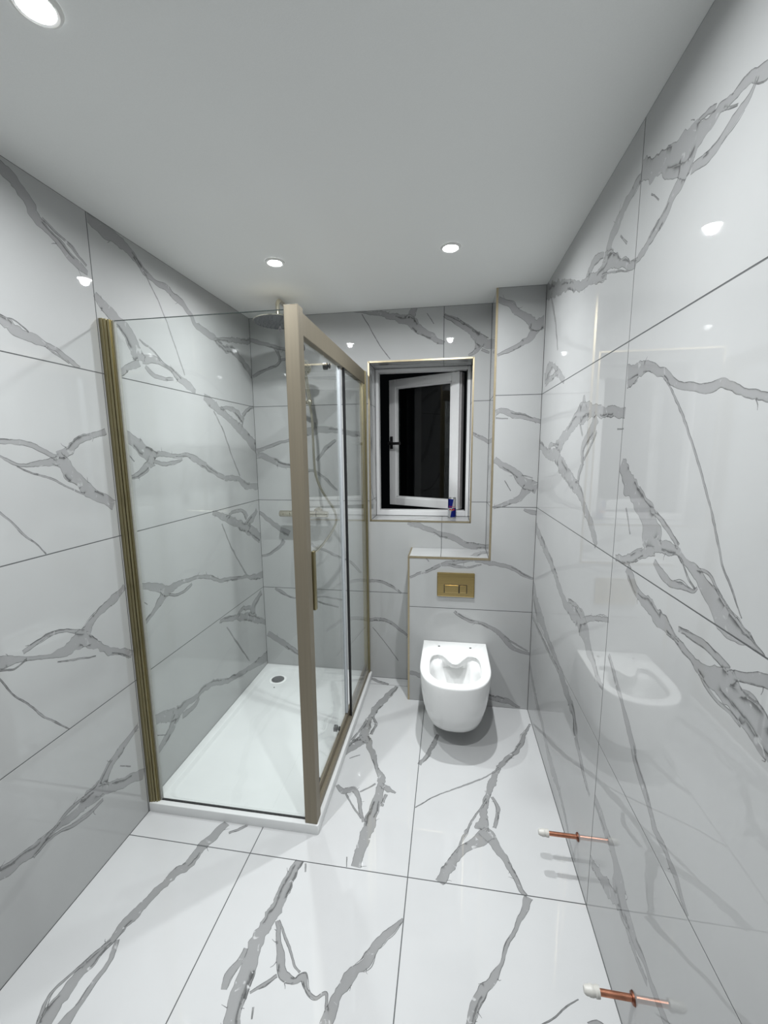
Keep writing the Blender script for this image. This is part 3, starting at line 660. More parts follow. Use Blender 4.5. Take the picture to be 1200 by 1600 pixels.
def tiled(parent, ax, value, sign, tiles, veins=(), holes=(), mat='marble', gap=GAP, seed=0):
    """every tile a mesh of its own under the wall: real joints, veins cut into the face as printed areas"""
    oa = [i for i in range(3) if i != ax]
    vp, vv, vt = [], [], []
    faces = []
    for (a0, a1, b0, b1) in tiles:
        g = gap / 2
        k = len(vp)
        vp += [Vector((a0 + g, b0 + g)), Vector((a1 - g, b0 + g)), Vector((a1 - g, b1 - g)), Vector((a0 + g, b1 - g))]
        vv += [0.3] * 4
        faces.append((k, k + 1, k + 2, k + 3))
    for (a0, a1, b0, b1) in holes:
        k = len(vp)
        vp += [Vector((a0, b0)), Vector((a1, b0)), Vector((a1, b1)), Vector((a0, b1))]
        vv += [0.3] * 4
        faces.append((k, k + 1, k + 2, k + 3))
    cons = [(f[i], f[(i + 1) % 4]) for f in faces for i in range(4)]
    p, v, t, ls = vein_strips(veins)
    k = len(vp)
    vp += p
    vv += v
    es, cells = set((k + i, k + j) for i, j in ls), {}
    CS = 0.02
    for (i, j, l) in t:
        A, Bp, C = p[i], p[j], p[l]
        if abs((Bp - A).cross(C - A)) < 1e-9: continue
        for ia in range(int(math.floor(min(A.x, Bp.x, C.x) / CS)), int(math.floor(max(A.x, Bp.x, C.x) / CS)) + 1):
            for ib in range(int(math.floor(min(A.y, Bp.y, C.y) / CS)), int(math.floor(max(A.y, Bp.y, C.y) / CS)) + 1):
                cells.setdefault((ia, ib), []).append((A, Bp, C))
    co, _, fs, ov, _, _ = delaunay_2d_cdt(vp, cons + sorted(es), [], 0, 1e-6)
    vval = [max([vv[i] for i in o]) if o else 0.3 for o in ov]
    def in_vein(c):
        for (A, Bp, C) in cells.get((int(math.floor(c.x / CS)), int(math.floor(c.y / CS))), ()):
            d1, d2, d3 = (Bp - A).cross(c - A), (C - Bp).cross(c - Bp), (A - C).cross(c - C)
            if (d1 >= 0 and d2 >= 0 and d3 >= 0) or (d1 <= 0 and d2 <= 0 and d3 <= 0): return True
        return False
    per = [[] for _ in tiles]
    g = gap / 2
    for f in fs:
        c = (co[f[0]] + co[f[1]] + co[f[2]]) / 3
        if any(h0 < c.x < h1 and h2 < c.y < h3 for h0, h1, h2, h3 in holes): continue
        for ti, (a0, a1, b0, b1) in enumerate(tiles):
            if a0 + g < c.x < a1 - g and b0 + g < c.y < b1 - g:
                per[ti].append((f, in_vein(c)))
                break
    res = []
    for (a0, a1, b0, b1), fl in zip(tiles, per):
        if not fl: continue
        ca, cb = (a0 + a1) / 2, (b0 + b1) / 2
        org = Vector((0, 0, 0)); org[ax] = value; org[oa[0]] = ca; org[oa[1]] = cb
        idx, verts, polys, vals = {}, [], [], []
        for f, isv in fl:
            loop = []
            for q in f:
                if q not in idx:
                    w = Vector((0, 0, 0)); w[oa[0]] = co[q].x - ca; w[oa[1]] = co[q].y - cb
                    idx[q] = len(verts); verts.append(w)
                loop.append(idx[q])
            e = (verts[loop[1]] - verts[loop[0]]).cross(verts[loop[2]] - verts[loop[0]])
            cv = [vval[q] if isv else 0.0 for q in f]
            if e[ax] * sign < 0:
                loop.reverse(); cv.reverse()
            polys.append(loop); vals += cv
        # tile edges down to the grout, left open where the tile is cut away
        A0, A1, B0, B1 = a0 + g, a1 - g, b0 + g, b1 - g
        for fix, vary, lo, hi, outw in (('b', B0), 'a', A0, A1, -1), (('b', B1), 'a', A0, A1, 1), (('a', A0), 'b', B0, B1, -1), (('a', A1), 'b', B0, B1, 1):
            spans = [(lo, hi)]
            for (h0, h1, h2, h3) in holes:
                f0, f1, v0, v1 = (h2, h3, h0, h1) if fix[0] == 'b' else (h0, h1, h2, h3)
                if f0 - g - 1e-6 <= fix[1] <= f1 + g + 1e-6:
                    spans = [q for s0, s1 in spans for q in ((s0, min(s1, v0)), (max(s0, v1), s1)) if q[1] - q[0] > 1e-5]
            for s0, s1 in spans:
                n0 = len(verts)
                for (t_, d) in ((s0, 0), (s1, 0), (s1, -TILE_T * sign), (s0, -TILE_T * sign)):
                    w = Vector((0, 0, 0))
                    w[oa[0]] = (t_ if fix[0] == 'b' else fix[1]) - ca
                    w[oa[1]] = (fix[1] if fix[0] == 'b' else t_) - cb
                    w[ax] = d
                    verts.append(w)
                lp = [n0, n0 + 1, n0 + 2, n0 + 3]
                e = (verts[lp[1]] - verts[lp[0]]).cross(verts[lp[2]] - verts[lp[0]])
                if e[oa[1] if fix[0] == 'b' else oa[0]] * outw < 0: lp.reverse()
                polys.append(lp); vals += [0.0] * 4
        me = bpy.data.meshes.new('tile')
        me.from_pydata(verts, [], polys)
        at = me.attributes.new('vein', 'FLOAT', 'CORNER')
        at.data.foreach_set('value', vals)
        me.materials.append(M[mat])
        o = bpy.data.objects.new('tile', me)
        COL.objects.link(o)
        o.parent = parent
        o.location = org
        res.append(o)
    return res

def structure(name, bm, mat, label, cat):
    return tag(obj(name, bm, mat), label, cat, kind='structure')

def edges(lo, hi, *cuts):
    return [lo, *cuts, hi]

def grid(A, Bs):
    return [(A[i], A[i + 1], Bs[j], Bs[j + 1]) for i in range(len(A) - 1) for j in range(len(Bs) - 1)]

ROWS = [0.0, 0.6, 1.2, 1.8, H]
REC = 0.0005          # joint depth

# a few spare vein figures for the tiles behind the camera, as the prints repeat
def shifted(src, da, db, lo, hi):
    out = []
    for line in src:
        q = [(a + da, b + db, w) for a, b, w in line]
        if all(lo <= p[0] <= hi for p in q): out.append(q)
    return out

# floor
floor = structure('floor', B((XL - .15, .10, YF - .1, YB + .02, -.06, -REC)), M['grout'],
                  'white marble tiled floor with grey veins and thin grey joints', 'floor')
fv = VEINS['floor'] + [[(a, b - 2.4, w) for a, b, w in l] for l in VEINS['floor'] if all(-.58 < p[1] < .13 for p in l)]
tiled(floor, 2, 0.0, 1, grid([XL, -1.204, -0.6012, 0.0], [YF, -2.261, -1.061, 0.139, YB]), fv, mat='marble_floor')

# left wall
wall_left = structure('wall_left', B((XL - .12, XL - REC, YF - .1, YB + .3, -.05, H + .05)), M['grout'],
                      'left wall of large veined marble tiles beside the shower', 'wall')
lv = VEINS['left']
lv2 = lv + shifted(lv, -2.374, 0, -2.94, -2.15)
tiled(wall_left, 0, XL, 1, grid([YF, -2.152, JY_L, YB], ROWS), lv2)

# right wall
wall_right = structure('wall_right', B((REC, .12, YF - .1, YB + .3, -.05, H + .05)), M['grout'],
                       'right wall of large veined marble tiles with two pipe stubs', 'wall')
rv = VEINS['right']
tiled(wall_right, 0, 0.0, -1, grid([YF, JY_R - 1.2, JY_R, 0.0], ROWS), rv + shifted(rv, -2.2656, 0, -2.95, -2.26))

# back wall with the window opening
yb = YB + REC
wall_back = structure('wall_back', B((XL - .12, WX0 - REC, yb, YW + .12, -.05, H + .05), (WX1 + REC, .12, yb, YW + .12, -.05, H + .05),
                                     (WX0 - REC, WX1 + REC, yb, YW + .12, -.05, WZ0 - REC), (WX0 - REC, WX1 + REC, yb, YW + .12, WZ1 + REC, H + .05)),
                      M['grout'], 'back wall of veined marble tiles around the small window', 'wall')
tiled(wall_back, 1, YB, -1, grid([XL, JX_B, XW], ROWS), VEINS['back'], holes=[(WX0, WX1, WZ0, WZ1)])
# tiled window reveals
RV_L = [[(.20, 1.95, 12), (.28, 1.80, 30), (.33, 1.62, 26), (.38, 1.48, 30), (.45, 1.40, 20)], [(.2, 1.36, 8), (.32, 1.22, 14), (.45, 1.17, 10)],
        [(.26, 1.99, 20), (.36, 1.93, 26), (.45, 1.86, 20)]]
RV_S = [[(-.80, .20, 10), (-.70, .28, 14), (-.62, .35, 14), (-.5, .43, 10)], [(-.95, .36, 10), (-.88, .42, 10)]]
RV_T = [[(-.95, .31, 18), (-.86, .30, 26), (-.76, .33, 20), (-.66, .30, 10)], [(-.6, .28, 10), (-.48, .35, 12), (-.38, .38, 18)]]
tiled(wall_back, 0, WX0, 1, [(YB, YW, WZ0, 1.2), (YB, YW, 1.2, 1.8), (YB, YW, 1.8, WZ1)], RV_L)
tiled(wall_back, 0, WX1, -1, [(YB, YW, WZ0, 1.2), (YB, YW, 1.2, 1.8), (YB, YW, 1.8, WZ1)], [])
tiled(wall_back, 2, WZ0, 1, [(WX0, JX_B, YB, YW), (JX_B, WX1, YB, YW)], RV_S)
tiled(wall_back, 2, WZ1, -1, [(WX0, JX_B, YB, YW), (JX_B, WX1, YB, YW)], RV_T)

# boxing that hides the cistern: low box with shelf and a tall box up to the ceiling
wall_boxing = structure('wall_boxing', B((XC + REC, -.0005, REC, YB, -.002, ZS - REC), (XW + REC, -.0005, REC, YB, ZS - REC, H)), M['grout'],
                        'tiled boxing behind the toilet with a low shelf and tall right part', 'wall')
tiled(wall_boxing, 1, 0.0, -1, [(XC, 0, 0, .6), (XC, 0, .6, 1.2), (XW, 0, 1.2, 1.8), (XW, 0, 1.8, H)], VEINS['boxing'],
      holes=[(XC - .01, XW, ZS, 1.2)])
tiled(wall_boxing, 2, ZS, 1, [(XC, JX_B, 0, YB), (JX_B, XW, 0, YB)], VEINS['shelf'])
tiled(wall_boxing, 0, XC, -1, [(0, YB, 0, .6), (0, YB, .6, ZS)], [])
tiled(wall_boxing, 0, XW, -1, [(0, YB, ZS, 1.2), (0, YB, 1.2, 1.8), (0, YB, 1.8, H)],
      [[(.22, 1.39, 20), (.12, 1.42, 26), (0, 1.36, 26)], [(.22, 2.1, 26), (.1, 2.12, 24), (0, 2.2, 26)]])

# wall behind the camera
wall_front = structure('wall_front', B((XL - .12, .12, YF - .12, YF - REC, -.05, H + .05)), M['grout'],
                       'tiled wall behind the camera facing the window', 'wall')
tiled(wall_front, 1, YF, 1, grid([XL, -1.2, 0], ROWS), VEINS['back'])

ceiling = structure('ceiling', B((XL - .12, .12, YF - .12, YB + .3, H, H + .1)), M['paint'],
                    'plain white painted ceiling with recessed spotlights', 'ceiling')

# ---------------------------------------------------------------- brass edge trims
def trim(n, bm, label):
    return structure('trim_%d' % n, bm, M['trim'], label, 'trim')
w = 0.009
p = 0.0015
trim(1, B((WX0 - .002, WX1 + .002, YB - p, YB + .010, WZ1 - .002, WZ1 + w - .002), (WX0 - .002, WX1 + .002, YB - p, YB + .010, WZ0 - w + .002, WZ0 + .002),
          (WX0 - w + .002, WX0 + .002, YB - p, YB + .010, WZ0 - w + .002, WZ1 + w - .002), (WX1 - .002, WX1 + w - .002, YB - p, YB + .010, WZ0 - w + .002, WZ1 + w - .002)),
     'thin brass edge trim framing the window opening')
trim(2, B((XW - p, XW + w, -p, .009, ZS, H - .001)), 'tall brass corner trim on the boxing beside the window')
trim(3, B((XC - p, XW + w, -p, .009, ZS - w, ZS + p), (XC - p, XC + .008, .009, YB - .001, ZS - w, ZS + p)),
     'brass trim along the edge of the low shelf above the flush plate')
trim(4, B((XC - p, XC + w, -p, .009, .001, ZS - w)), 'brass corner trim down the left edge of the toilet boxing')

# ---------------------------------------------------------------- window
yw = YW
win = thing('window_1', 'small white window with its sash swung open to the night', 'window', (-.65, YW, WZ0))
win['kind'] = 'structure'
fx0, fx1, fz0, fz1 = WX0 + .001, WX1 - .001, WZ0 + .001, WZ1 - .001
fb = 0.021
bm = B((fx0, fx0 + fb, yw, yw + .065, fz0, fz1), (fx1 - fb, fx1, yw, yw + .065, fz0, fz1),
       (fx0 + fb, fx1 - fb, yw, yw + .065, fz1 - fb, fz1), (fx0 + fb, fx1 - fb, yw, yw + .065, fz0, fz0 + .036), bevel=.003)
obj('frame', bm, M['upvc'], win)
sw, sh = 0.55, .900
hinge = Vector((-.418, yw + .035, 1.116))
ang = math.radians(-26)
SM = Matrix.Translation(hinge) @ Matrix.Rotation(ang, 4, 'Z')
def sash_obj(name, bm, mat, parent, smooth=False):
    bm.transform(SM)
    return obj(name, bm, mat, parent, smooth)
sb = 0.055
sash = sash_obj('sash', B((-sw, -sw + sb, 0, .05, 0, sh), (-sb, 0, 0, .05, 0, sh), (-sw + sb, -sb, 0, .05, sh - sb, sh), (-sw + sb, -sb, 0, .05, 0, sb), bevel=.003), M['upvc'], win)
sash_obj('glazing_bead', B((-sw + sb, -sw + sb + .012, .008, .024, sb, sh - sb), (-sb - .012, -sb, .008, .024, sb, sh - sb),
                           (-sw + sb, -sb, .008, .024, sh - sb - .012, sh - sb), (-sw + sb, -sb, .008, .024, sb, sb + .012)), M['upvc'], sash)
sash_obj('pane', B((-sw + sb, -sb, .022, .028, sb, sh - sb)), M['pane'], sash)
bm = bmesh.new()
zc = 1.572 - hinge.z
box(bm, -sw + .012, -sw + .034, -.010, 0, zc - .045, zc + .045, bevel=.003)
lathe(bm, [(.009, -.036), (.009, -.008)], 14, 'y', (-sw + .025, 0, zc))
box(bm, -sw + .016, -sw + .125, -.050, -.036, zc - .017, zc + .003, bevel=.004)
tag(sash_obj('window_handle', bm, M['black'], sash, True), 'black lever handle')
sash_obj('hinge_stay', B((-.30, -.02, .018, .026, sh + .001, sh + .006)), M['steel'], sash)
sash_obj('rebate', B((.001, .012, .012, .05, .004, sh - .004)), M['upvc_grey'], sash)
obj('hinge_gap_shade', B((fx1 - fb - .005, fx1 - fb, yw + .012, yw + .06, fz0 + .036, fz1 - fb)), M['black'], win)  # black strip standing in for the shade of the hinge gap

# ---------------------------------------------------------------- ceiling downlights
def downlight(x, y, label):
    t = thing('downlight', label, 'light', (x, y, H), 'recessed ceiling downlights')
    bm = bmesh.new()
    lathe(bm, [(.030, -.0015), (.031, -.006), (.036, -.0075), (.041, -.005), (.043, -.0005)], 40, 'z', (x, y, H), cap=False)
    obj('bezel', bm, M['steel_white'], t, True)
    bm = bmesh.new()
    lathe(bm, [(.0298, -.0008), (.029, -.0022), (.018, -.0038), (.006, -.0044)], 32, 'z', (x, y, H))
    obj('lens', bm, M['lens'], t, True)
    ld = bpy.data.lights.new('lamp', 'POINT')
    ld.energy = LAMP_WATTS
    ld.color = LAMP_COLOR
    ld.shadow_soft_size = 0.018
    ld.use_nodes = True
    ln = ld.node_tree
    em = ln.nodes['Emission'] if 'Emission' in ln.nodes else ln.nodes.new('ShaderNodeEmission')
    ie = ln.nodes.new('ShaderNodeTexIES')
    ie.mode = 'INTERNAL'
    ie.ies = IES
    ie.inputs['Strength'].default_value = 1.0
    ln.links.new(ie.outputs['Fac'], em.inputs['Strength'])
    lo = bpy.data.objects.new('lamp', ld)
    COL.objects.link(lo)
    lo.parent = t
    lo.location = (0, 0, -.014)
    return t
M['steel_white'] = simple('white_bezel', (0.72, 0.72, 0.70), 0.35, var=0.02)
LX0, LX1, LY0, LY1 = -1.243, -.482, -.475, -1.54
downlight(LX0, LY0, 'round lit downlight in the ceiling above the shower head')
downlight(LX1, LY0, 'round lit downlight in the ceiling in front of the window')
downlight(LX0, LY1, 'bright downlight at the top left corner of the picture')
downlight(LX1, LY1, 'downlight over the open floor, just above the top of the picture')

# ---------------------------------------------------------------- shower tray
tray = thing('shower_tray', 'low white rectangular shower tray with rounded recess', 'shower tray', ((XL + TX) / 2, (TY + YB) / 2, 0))
def rr_ring(x0, x1, y0, y1, r, z, n=8):
    out = []
    for cx, cy, a0 in ((x1 - r, y1 - r, 0), (x0 + r, y1 - r, 90), (x0 + r, y0 + r, 180), (x1 - r, y0 + r, 270)):
        for k in range(n + 1):
            a = math.radians(a0 + 90 * k / n)
            out.append(Vector((cx + r * math.cos(a), cy + r * math.sin(a), z)))
    return out
x0, x1, y0, y1 = XL + .001, TX, TY, YB - .001
bm = bmesh.new()
def tr(i, r, z): return rr_ring(x0 + i, x1 - i, y0 + i, y1 - i, r, z)
stack(bm, [tr(0, .006, .0005), tr(0, .006, TZ - .004), tr(.0015, .006, TZ - .001), tr(.004, .006, TZ), tr(.040, .05, TZ), tr(.044, .055, TZ - .002),
           tr(.052, .062, TZ - .016), tr(.056, .066, TZ - .0185), tr(.064, .072, TZ - .0195), tr(.2, .08, TZ - .022), tr(.33, .04, TZ - .024)], True, True)
obj('tray_body', bm, M['tray'], tray, True)
dx, dy, dz = -1.575, .062, TZ - .0205
bm = bmesh.new()
lathe(bm, [(.056, 0), (.056, .002), (.050, .0035), (.044, .003)], 36, 'z', (dx, dy, dz))
obj('drain_rim', bm, M['ceramic'], tray, True)
bm = bmesh.new()
lathe(bm, [(.041, .002), (.041, .005), (.036, .0065), (.01, .0075)], 36, 'z', (dx, dy, dz))
tag(obj('drain_cover', bm, M['steel'], tray, True), 'round chrome drain cover')
bm = bmesh.new()
lathe(bm, [(.004, .0), (.004, .0015)], 12, 'z', (dx + .012, dy - .088, dz - .0005))
obj('drain_screw', bm, M['dark'], tray, True)

# ---------------------------------------------------------------- shower enclosure (fixed parts)
GT = 1.985
enc = thing('shower_enclosure', 'brushed bronze framed shower enclosure with clear glass panels', 'shower enclosure', (-1.0, -.92, TZ))
zb = TZ + .0005
bm = B((XL + .001, XL + .016, -.947, -.905, zb, 1.992), bevel=.0015)
box(bm, XL + .016, XL + .027, -.944, -.908, zb, 1.990, bevel=.0015)
box(bm, XL + .0295, XL + .038, -.942, -.910, zb, 1.988, bevel=.0015)
box(bm, XL + .027, XL + .0295, -.938, -.914, zb, 1.986)
box(bm, XL + .038, XL + .044, -.937, -.915, zb, 1.986)
tag(obj('wall_profile', bm, M['brass'], enc), 'grooved brass wall channel')
obj('glass_seal', B((XL + .044, XL + .050, -.9315, -.9205, zb, 1.986)), M['seal_grey'], enc)
panel = obj('glass_panel', B((XL + .044, -1.022, -.929, -.923, zb + .0035, GT)), M['glass'], enc)
obj('bottom_seal', B((XL + .044, -1.024, -.930, -.922, zb, zb + .0035)), M['black'], enc)
def droplet(cx, cz, s, y):
    bm = bmesh.new()
    def drop(sc):
        pts = []
        for k in range(24):
            a = 2 * math.pi * k / 24
            r = sc * (1 + (.55 * max(0, math.sin(a)) ** 6))
            pts.append((cx + r * math.cos(a) * (1 - .25 * max(0, math.sin(a))), cz + r * math.sin(a)))
        return pts
    o_, i_ = drop(s), drop(s * .42)
    rings = [[Vector((a, y, b)) for a, b in o_], [Vector((a, y - .0004, b)) for a, b in o_], [Vector((a, y - .0004, b)) for a, b in i_], [Vector((a, y, b)) for a, b in i_]]
    stack(bm, rings, False, False)
    return bm
tag(obj('droplet_mark', droplet(-1.046, 1.922, .0065, -.929), M['black'], panel), 'small black droplet mark')
tag(obj('droplet_mark', droplet(-1.676, .062, .0060, -.929), M['black'], panel), 'small black droplet mark')
M['glass_edge'] = simple('dark_green_glass_edge', (0.07, 0.09, 0.085), 0.15, var=0.05)
obj('polished_edge', B((XL + .044, -1.0255, -.9292, -.9228, GT, GT + .0012)), M['glass_edge'], panel)
tag(obj('corner_post', B((-1.0255, -.975, -.9455, -.897, zb, 1.996), bevel=.0025), M['bronze'], enc), 'square bronze corner post')
RX0, RX1 = -1.014, -.985
bm = B((RX0, RX1, -.897, .196, 1.914, 1.990), bevel=.002)
obj('top_rail', bm, M['bronze'], enc)
bm = B((RX0, RX1, -.897, .196, zb, .072), bevel=.002)
box(bm, RX0, RX0 + .013, -.897, .196, .072, .105, bevel=.002)
obj('bottom_rail', bm, M['bronze'], enc)
bm = B((-1.018, -.981, .196, YB - .001, zb, 1.992), bevel=.002)
box(bm, -1.012, -.987, .182, .196, .072, 1.914, bevel=.002)
box(bm, -1.008, -.991, .166, .182, .072, 1.914, bevel=.0015)
tag(obj('wall_profile', bm, M['brass'], enc), 'grooved brass wall channel')
obj('fixed_pane', B((-.993, -.987, -.30, .170, .074, 1.914)), M['glass'], enc)
obj('pane_edge_seal', B((-.996, -.984, -.307, -.297, .074, 1.914)), M['black'], enc)

# sliding door
door = thing('sliding_shower_door', 'sliding clear glass shower door with brass pull handle', 'shower door', (-1.007, -.60, .075))
obj('glass_pane', B((-1.010, -1.004, -.885, -.318, .108, 1.912)), M['glass'], door)
obj('edge_seal', B((-1.014, -1.0, -.338, -.312, .108, 1.912), bevel=.002), M['seal'], door)
obj('edge_seal', B((-1.013, -1.001, -.894, -.884, .108, 1.912)), M['seal'], door)
hy = -.880
bm = bmesh.new()
for sx in (1, -1):
    xc = -1.007 + sx * .034
    box(bm, xc - .006, xc + .006, hy - .010, hy + .010, .915, 1.145, bevel=.002)
    for zz in (.945, 1.125):
        lathe(bm, [(.006, min(-1.007 + sx * .003, xc)), (.006, max(-1.007 + sx * .003, xc))], 12, 'x', (0, hy, zz))
tag(obj('pull_handle', bm, M['brass'], door, True), 'brass pull handle')
for zz, yy in ((.135, -.50), (.135, -.83), (1.885, -.50), (1.885, -.83)):
    bm = bmesh.new()
    lathe(bm, [(.010, -1.030), (.016, -1.028), (.016, -1.012), (.009, -1.0095)], 20, 'x', (0, yy, zz))
    lathe(bm, [(.009, -1.0045), (.011, -1.003), (.011, -.999)], 20, 'x', (0, yy, zz))
    obj('roller', bm, M['black'], door, True)

# ---------------------------------------------------------------- shower mixer with riser and rain head
VX, VY, VZ = -1.385, .150, 1.122
sh_ = thing('shower_mixer', 'brass bar shower mixer with riser pipe, round rain head and hose', 'shower', (VX, YB, VZ))
bm = bmesh.new()
lathe(bm, [(.019, VX - .085), (.021, VX - .083), (.021, VX + .083), (.019, VX + .085)], 28, 'x', (0, VY, VZ))
obj('valve_bar', bm, M['chrome'], sh_, True)
for s in (-1, 1):
    bm = bmesh.new()
    a, b = VX + s * .087, VX + s * .160
    prof = [(.018, a), (.0205, a + s * .003), (.0205, b - s * .004), (.017, b)]
    lathe(bm, prof, 28, 'x', (0, VY, VZ))
    box(bm, min(b - s * .03, b - s * .012), max(b - s * .03, b - s * .012), VY - .026, VY - .016, VZ - .004, VZ + .004, bevel=.001)
    obj('control_knob', bm, M['chrome'], sh_, True)
    bm = bmesh.new()
    fx = VX + s * .075
    lathe(bm, [(.016, VY + .012), (.016, YB - .012), (.032, YB - .011), (.033, YB - .003), (.033, YB - .0005)], 28, 'y', (fx, 0, VZ))
    obj('wall_flange', bm, M['chrome'], sh_, True)
bm = bmesh.new()
RY = .150
path = [(VX, RY, VZ + .015), (VX, RY, 1.4), (VX, RY, 1.8), (VX, RY, 2.222)]
for k in range(1, 9):
    a = math.pi / 2 * k / 8
    path.append((VX, RY - .09 * (1 - math.cos(a)), 2.222 + .09 * math.sin(a)))
HY = -.125
path.append((VX, HY + .10, 2.312))
for k in range(0, 9):
    a = math.pi / 2 * k / 8
    path.append((VX, HY + .035 - .035 * math.sin(a), 2.312 - .035 * (1 - math.cos(a))))
path.append((VX, HY, 2.215))
tube(bm, path, .011, 18)
obj('riser_pipe', bm, M['chrome'], sh_, True)
bm = bmesh.new()
lathe(bm, [(.010, YB - .0005), (.022, YB - .001), (.022, YB - .010), (.009, YB - .012), (.009, RY + .008)], 20, 'y', (VX, 0, 2.03))
obj('wall_bracket', bm, M['chrome'], sh_, True)
bm = bmesh.new()
lathe(bm, [(.012, .026), (.018, .024), (.020, .010), (.060, .006), (.125, .003), (.130, 0), (.128, -.003)], 48, 'z', (VX, HY, 2.198))
head = obj('rain_head', bm, M['chrome'], sh_, True)
bm = bmesh.new()
lathe(bm, [(.126, -.003), (.124, -.0045), (.03, -.0055)], 48, 'z', (VX, HY, 2.198))
for ring, cnt in ((.025, 8), (.050, 14), (.075, 20), (.100, 26), (.116, 30)):
    for k in range(cnt):
        a = 2 * math.pi * k / cnt
        lathe(bm, [(.0028, -.004), (.0018, -.0085)], 6, 'z', (VX + ring * math.cos(a), HY + ring * math.sin(a), 2.198))
M['nozzle'] = simple('dark_nozzle_rubber', (0.16, 0.165, 0.175), 0.45, 0.3, var=0.08)
tag(obj('nozzle_plate', bm, M['nozzle'], head, True), 'grey nozzle plate')

# hand shower and hose
hs = thing('hand_shower', 'slim brass hand shower held upright beside the shower riser', 'hand shower', (-1.31, .10, 1.81))
bm = bmesh.new()
tube(bm, [(-1.303, .098, 1.79), (-1.304, .095, 1.84), (-1.310, .085, 1.90), (-1.315, .075, 1.945), (-1.318, .06, 1.975)], [.011, .0115, .0115, .0125, .014], 16)
obj('handle', bm, M['chrome'], hs, True)
b2 = bmesh.new()
lathe(b2, [(.02, .012), (.046, .008), (.05, 0), (.048, -.006), (.02, -.008)], 32, 'z')
bm = bmesh.new()
merge(bm, b2, Matrix.Translation((-1.319, .045, 1.995)) @ Matrix.Rotation(math.radians(-58), 4, 'X'))
hh = obj('spray_head', bm, M['chrome'], hs, True)
bm = bmesh.new()
for ring, cnt in ((.015, 7), (.028, 12), (.039, 16)):
    for k in range(cnt):
        a = 2 * math.pi * k / cnt
        lathe(bm, [(.003, -.006), (.002, -.0105)], 6, 'z', (ring * math.cos(a), ring * math.sin(a), 0))
bm.transform(Matrix.Translation((-1.319, .045, 1.995)) @ Matrix.Rotation(math.radians(-58), 4, 'X'))
obj('nozzle', bm, M['black'], hh, True)
bm = bmesh.new()
lathe(bm, [(.017, 1.785), (.019, 1.788), (.019, 1.822), (.017, 1.825)], 20, 'z', (VX, RY, 0))
tube(bm, [(VX, RY, 1.805), (VX + .045, .12, 1.805), (-1.303, .098, 1.805)], .010, 12)
lathe(bm, [(.014, 1.790), (.016, 1.793), (.017, 1.815), (.015, 1.818)], 20, 'z', (-1.303, .097, 0))
obj('holder', bm, M['chrome'], sh_, True)
bm = bmesh.new()
hp = [(-1.303, .098, 1.79), (-1.298, .099, 1.76), (-1.292, .10, 1.70), (-1.290, .10, 1.60), (-1.289, .10, 1.515), (-1.2865, .10, 1.43), (-1.2782, .10, 1.360), (-1.252, .10, 1.29), (-1.2173, .10, 1.231),
      (-1.180, .10, 1.175), (-1.1595, .10, 1.120), (-1.162, .10, 1.075), (-1.1824, .10, 1.0315), (-1.213, .10, .985), (-1.247, .10, .9405), (-1.29, .102, .895), (-1.335, .11, .865), (-1.368, .125, .875), (-1.383, .142, .93), (VX, VY, 1.02), (VX, VY, 1.104)]
tube(bm, smooth_path(hp, 14), .0072, 10, ribs=.07)
tag(obj('hose', bm, M['chrome'], sh_, True), 'ribbed metal hose')

# ---------------------------------------------------------------- toilet
CX, CYT = -.4295, -.325
toi = thing('wall_hung_toilet', 'white wall hung rimless toilet without a seat', 'toilet', (CX, 0, .085))
RIM = .396
def d_outline(hw, fy, back=-.0005, e=2.45):
    """half width, front y: straight back and sides running into a superellipse front; list of (x, y)"""
    pts = []
    ymid = fy + min(.235, (back - fy) * .5)
    pts.append((-hw * .985, back))
    pts.append((-hw * .995, (ymid + back) / 2))
    for k in range(0, 49):
        a = math.pi + math.pi * k / 48
        c, s = math.cos(a), math.sin(a)
        pts.append((hw * math.copysign(abs(c) ** (2 / e), c), ymid + (ymid - fy) * math.copysign(abs(s) ** (2 / e), s)))
    pts.append((hw * .995, (ymid + back) / 2))
    pts.append((hw * .985, back))
    return pts
def polar(poly, th, c):
    """distance from c to the closed outline along the direction th"""
    dx_, dy_ = math.cos(th), math.sin(th)
    best = 0
    n = len(poly)
    for i in range(n):
        ax_, ay_ = poly[i][0] - c[0], poly[i][1] - c[1]
        bx_, by_ = poly[(i + 1) % n][0] - c[0], poly[(i + 1) % n][1] - c[1]
        ex, ey = bx_ - ax_, by_ - ay_
        den = dx_ * ey - dy_ * ex
        if abs(den) < 1e-12: continue
        t = (ax_ * ey - ay_ * ex) / den
        u = (ax_ * dy_ - ay_ * dx_) / den
        if t > 0 and -1e-6 <= u <= 1 + 1e-6: best = max(best, t)
    return best
cen = (0.0, CYT)
base_poly = d_outline(.1835, -.4935)
ths = sorted(set([2 * math.pi * k / 120 for k in range(120)] +
                 [math.atan2(-.0005 - CYT, s * .1835 * .985) % (2 * math.pi) for s in (1, -1)]))
def ring(poly, z, sc=1.0, off=0.0):
    out = []
    for th in ths:
        r = polar(poly, th, cen) * sc + off
        out.append(Vector((CX + cen[0] + r * math.cos(th), cen[1] + r * math.sin(th), z)))
    return out
def clampy(r):
    for v in r: v.y = min(v.y, -.0005)
    return r
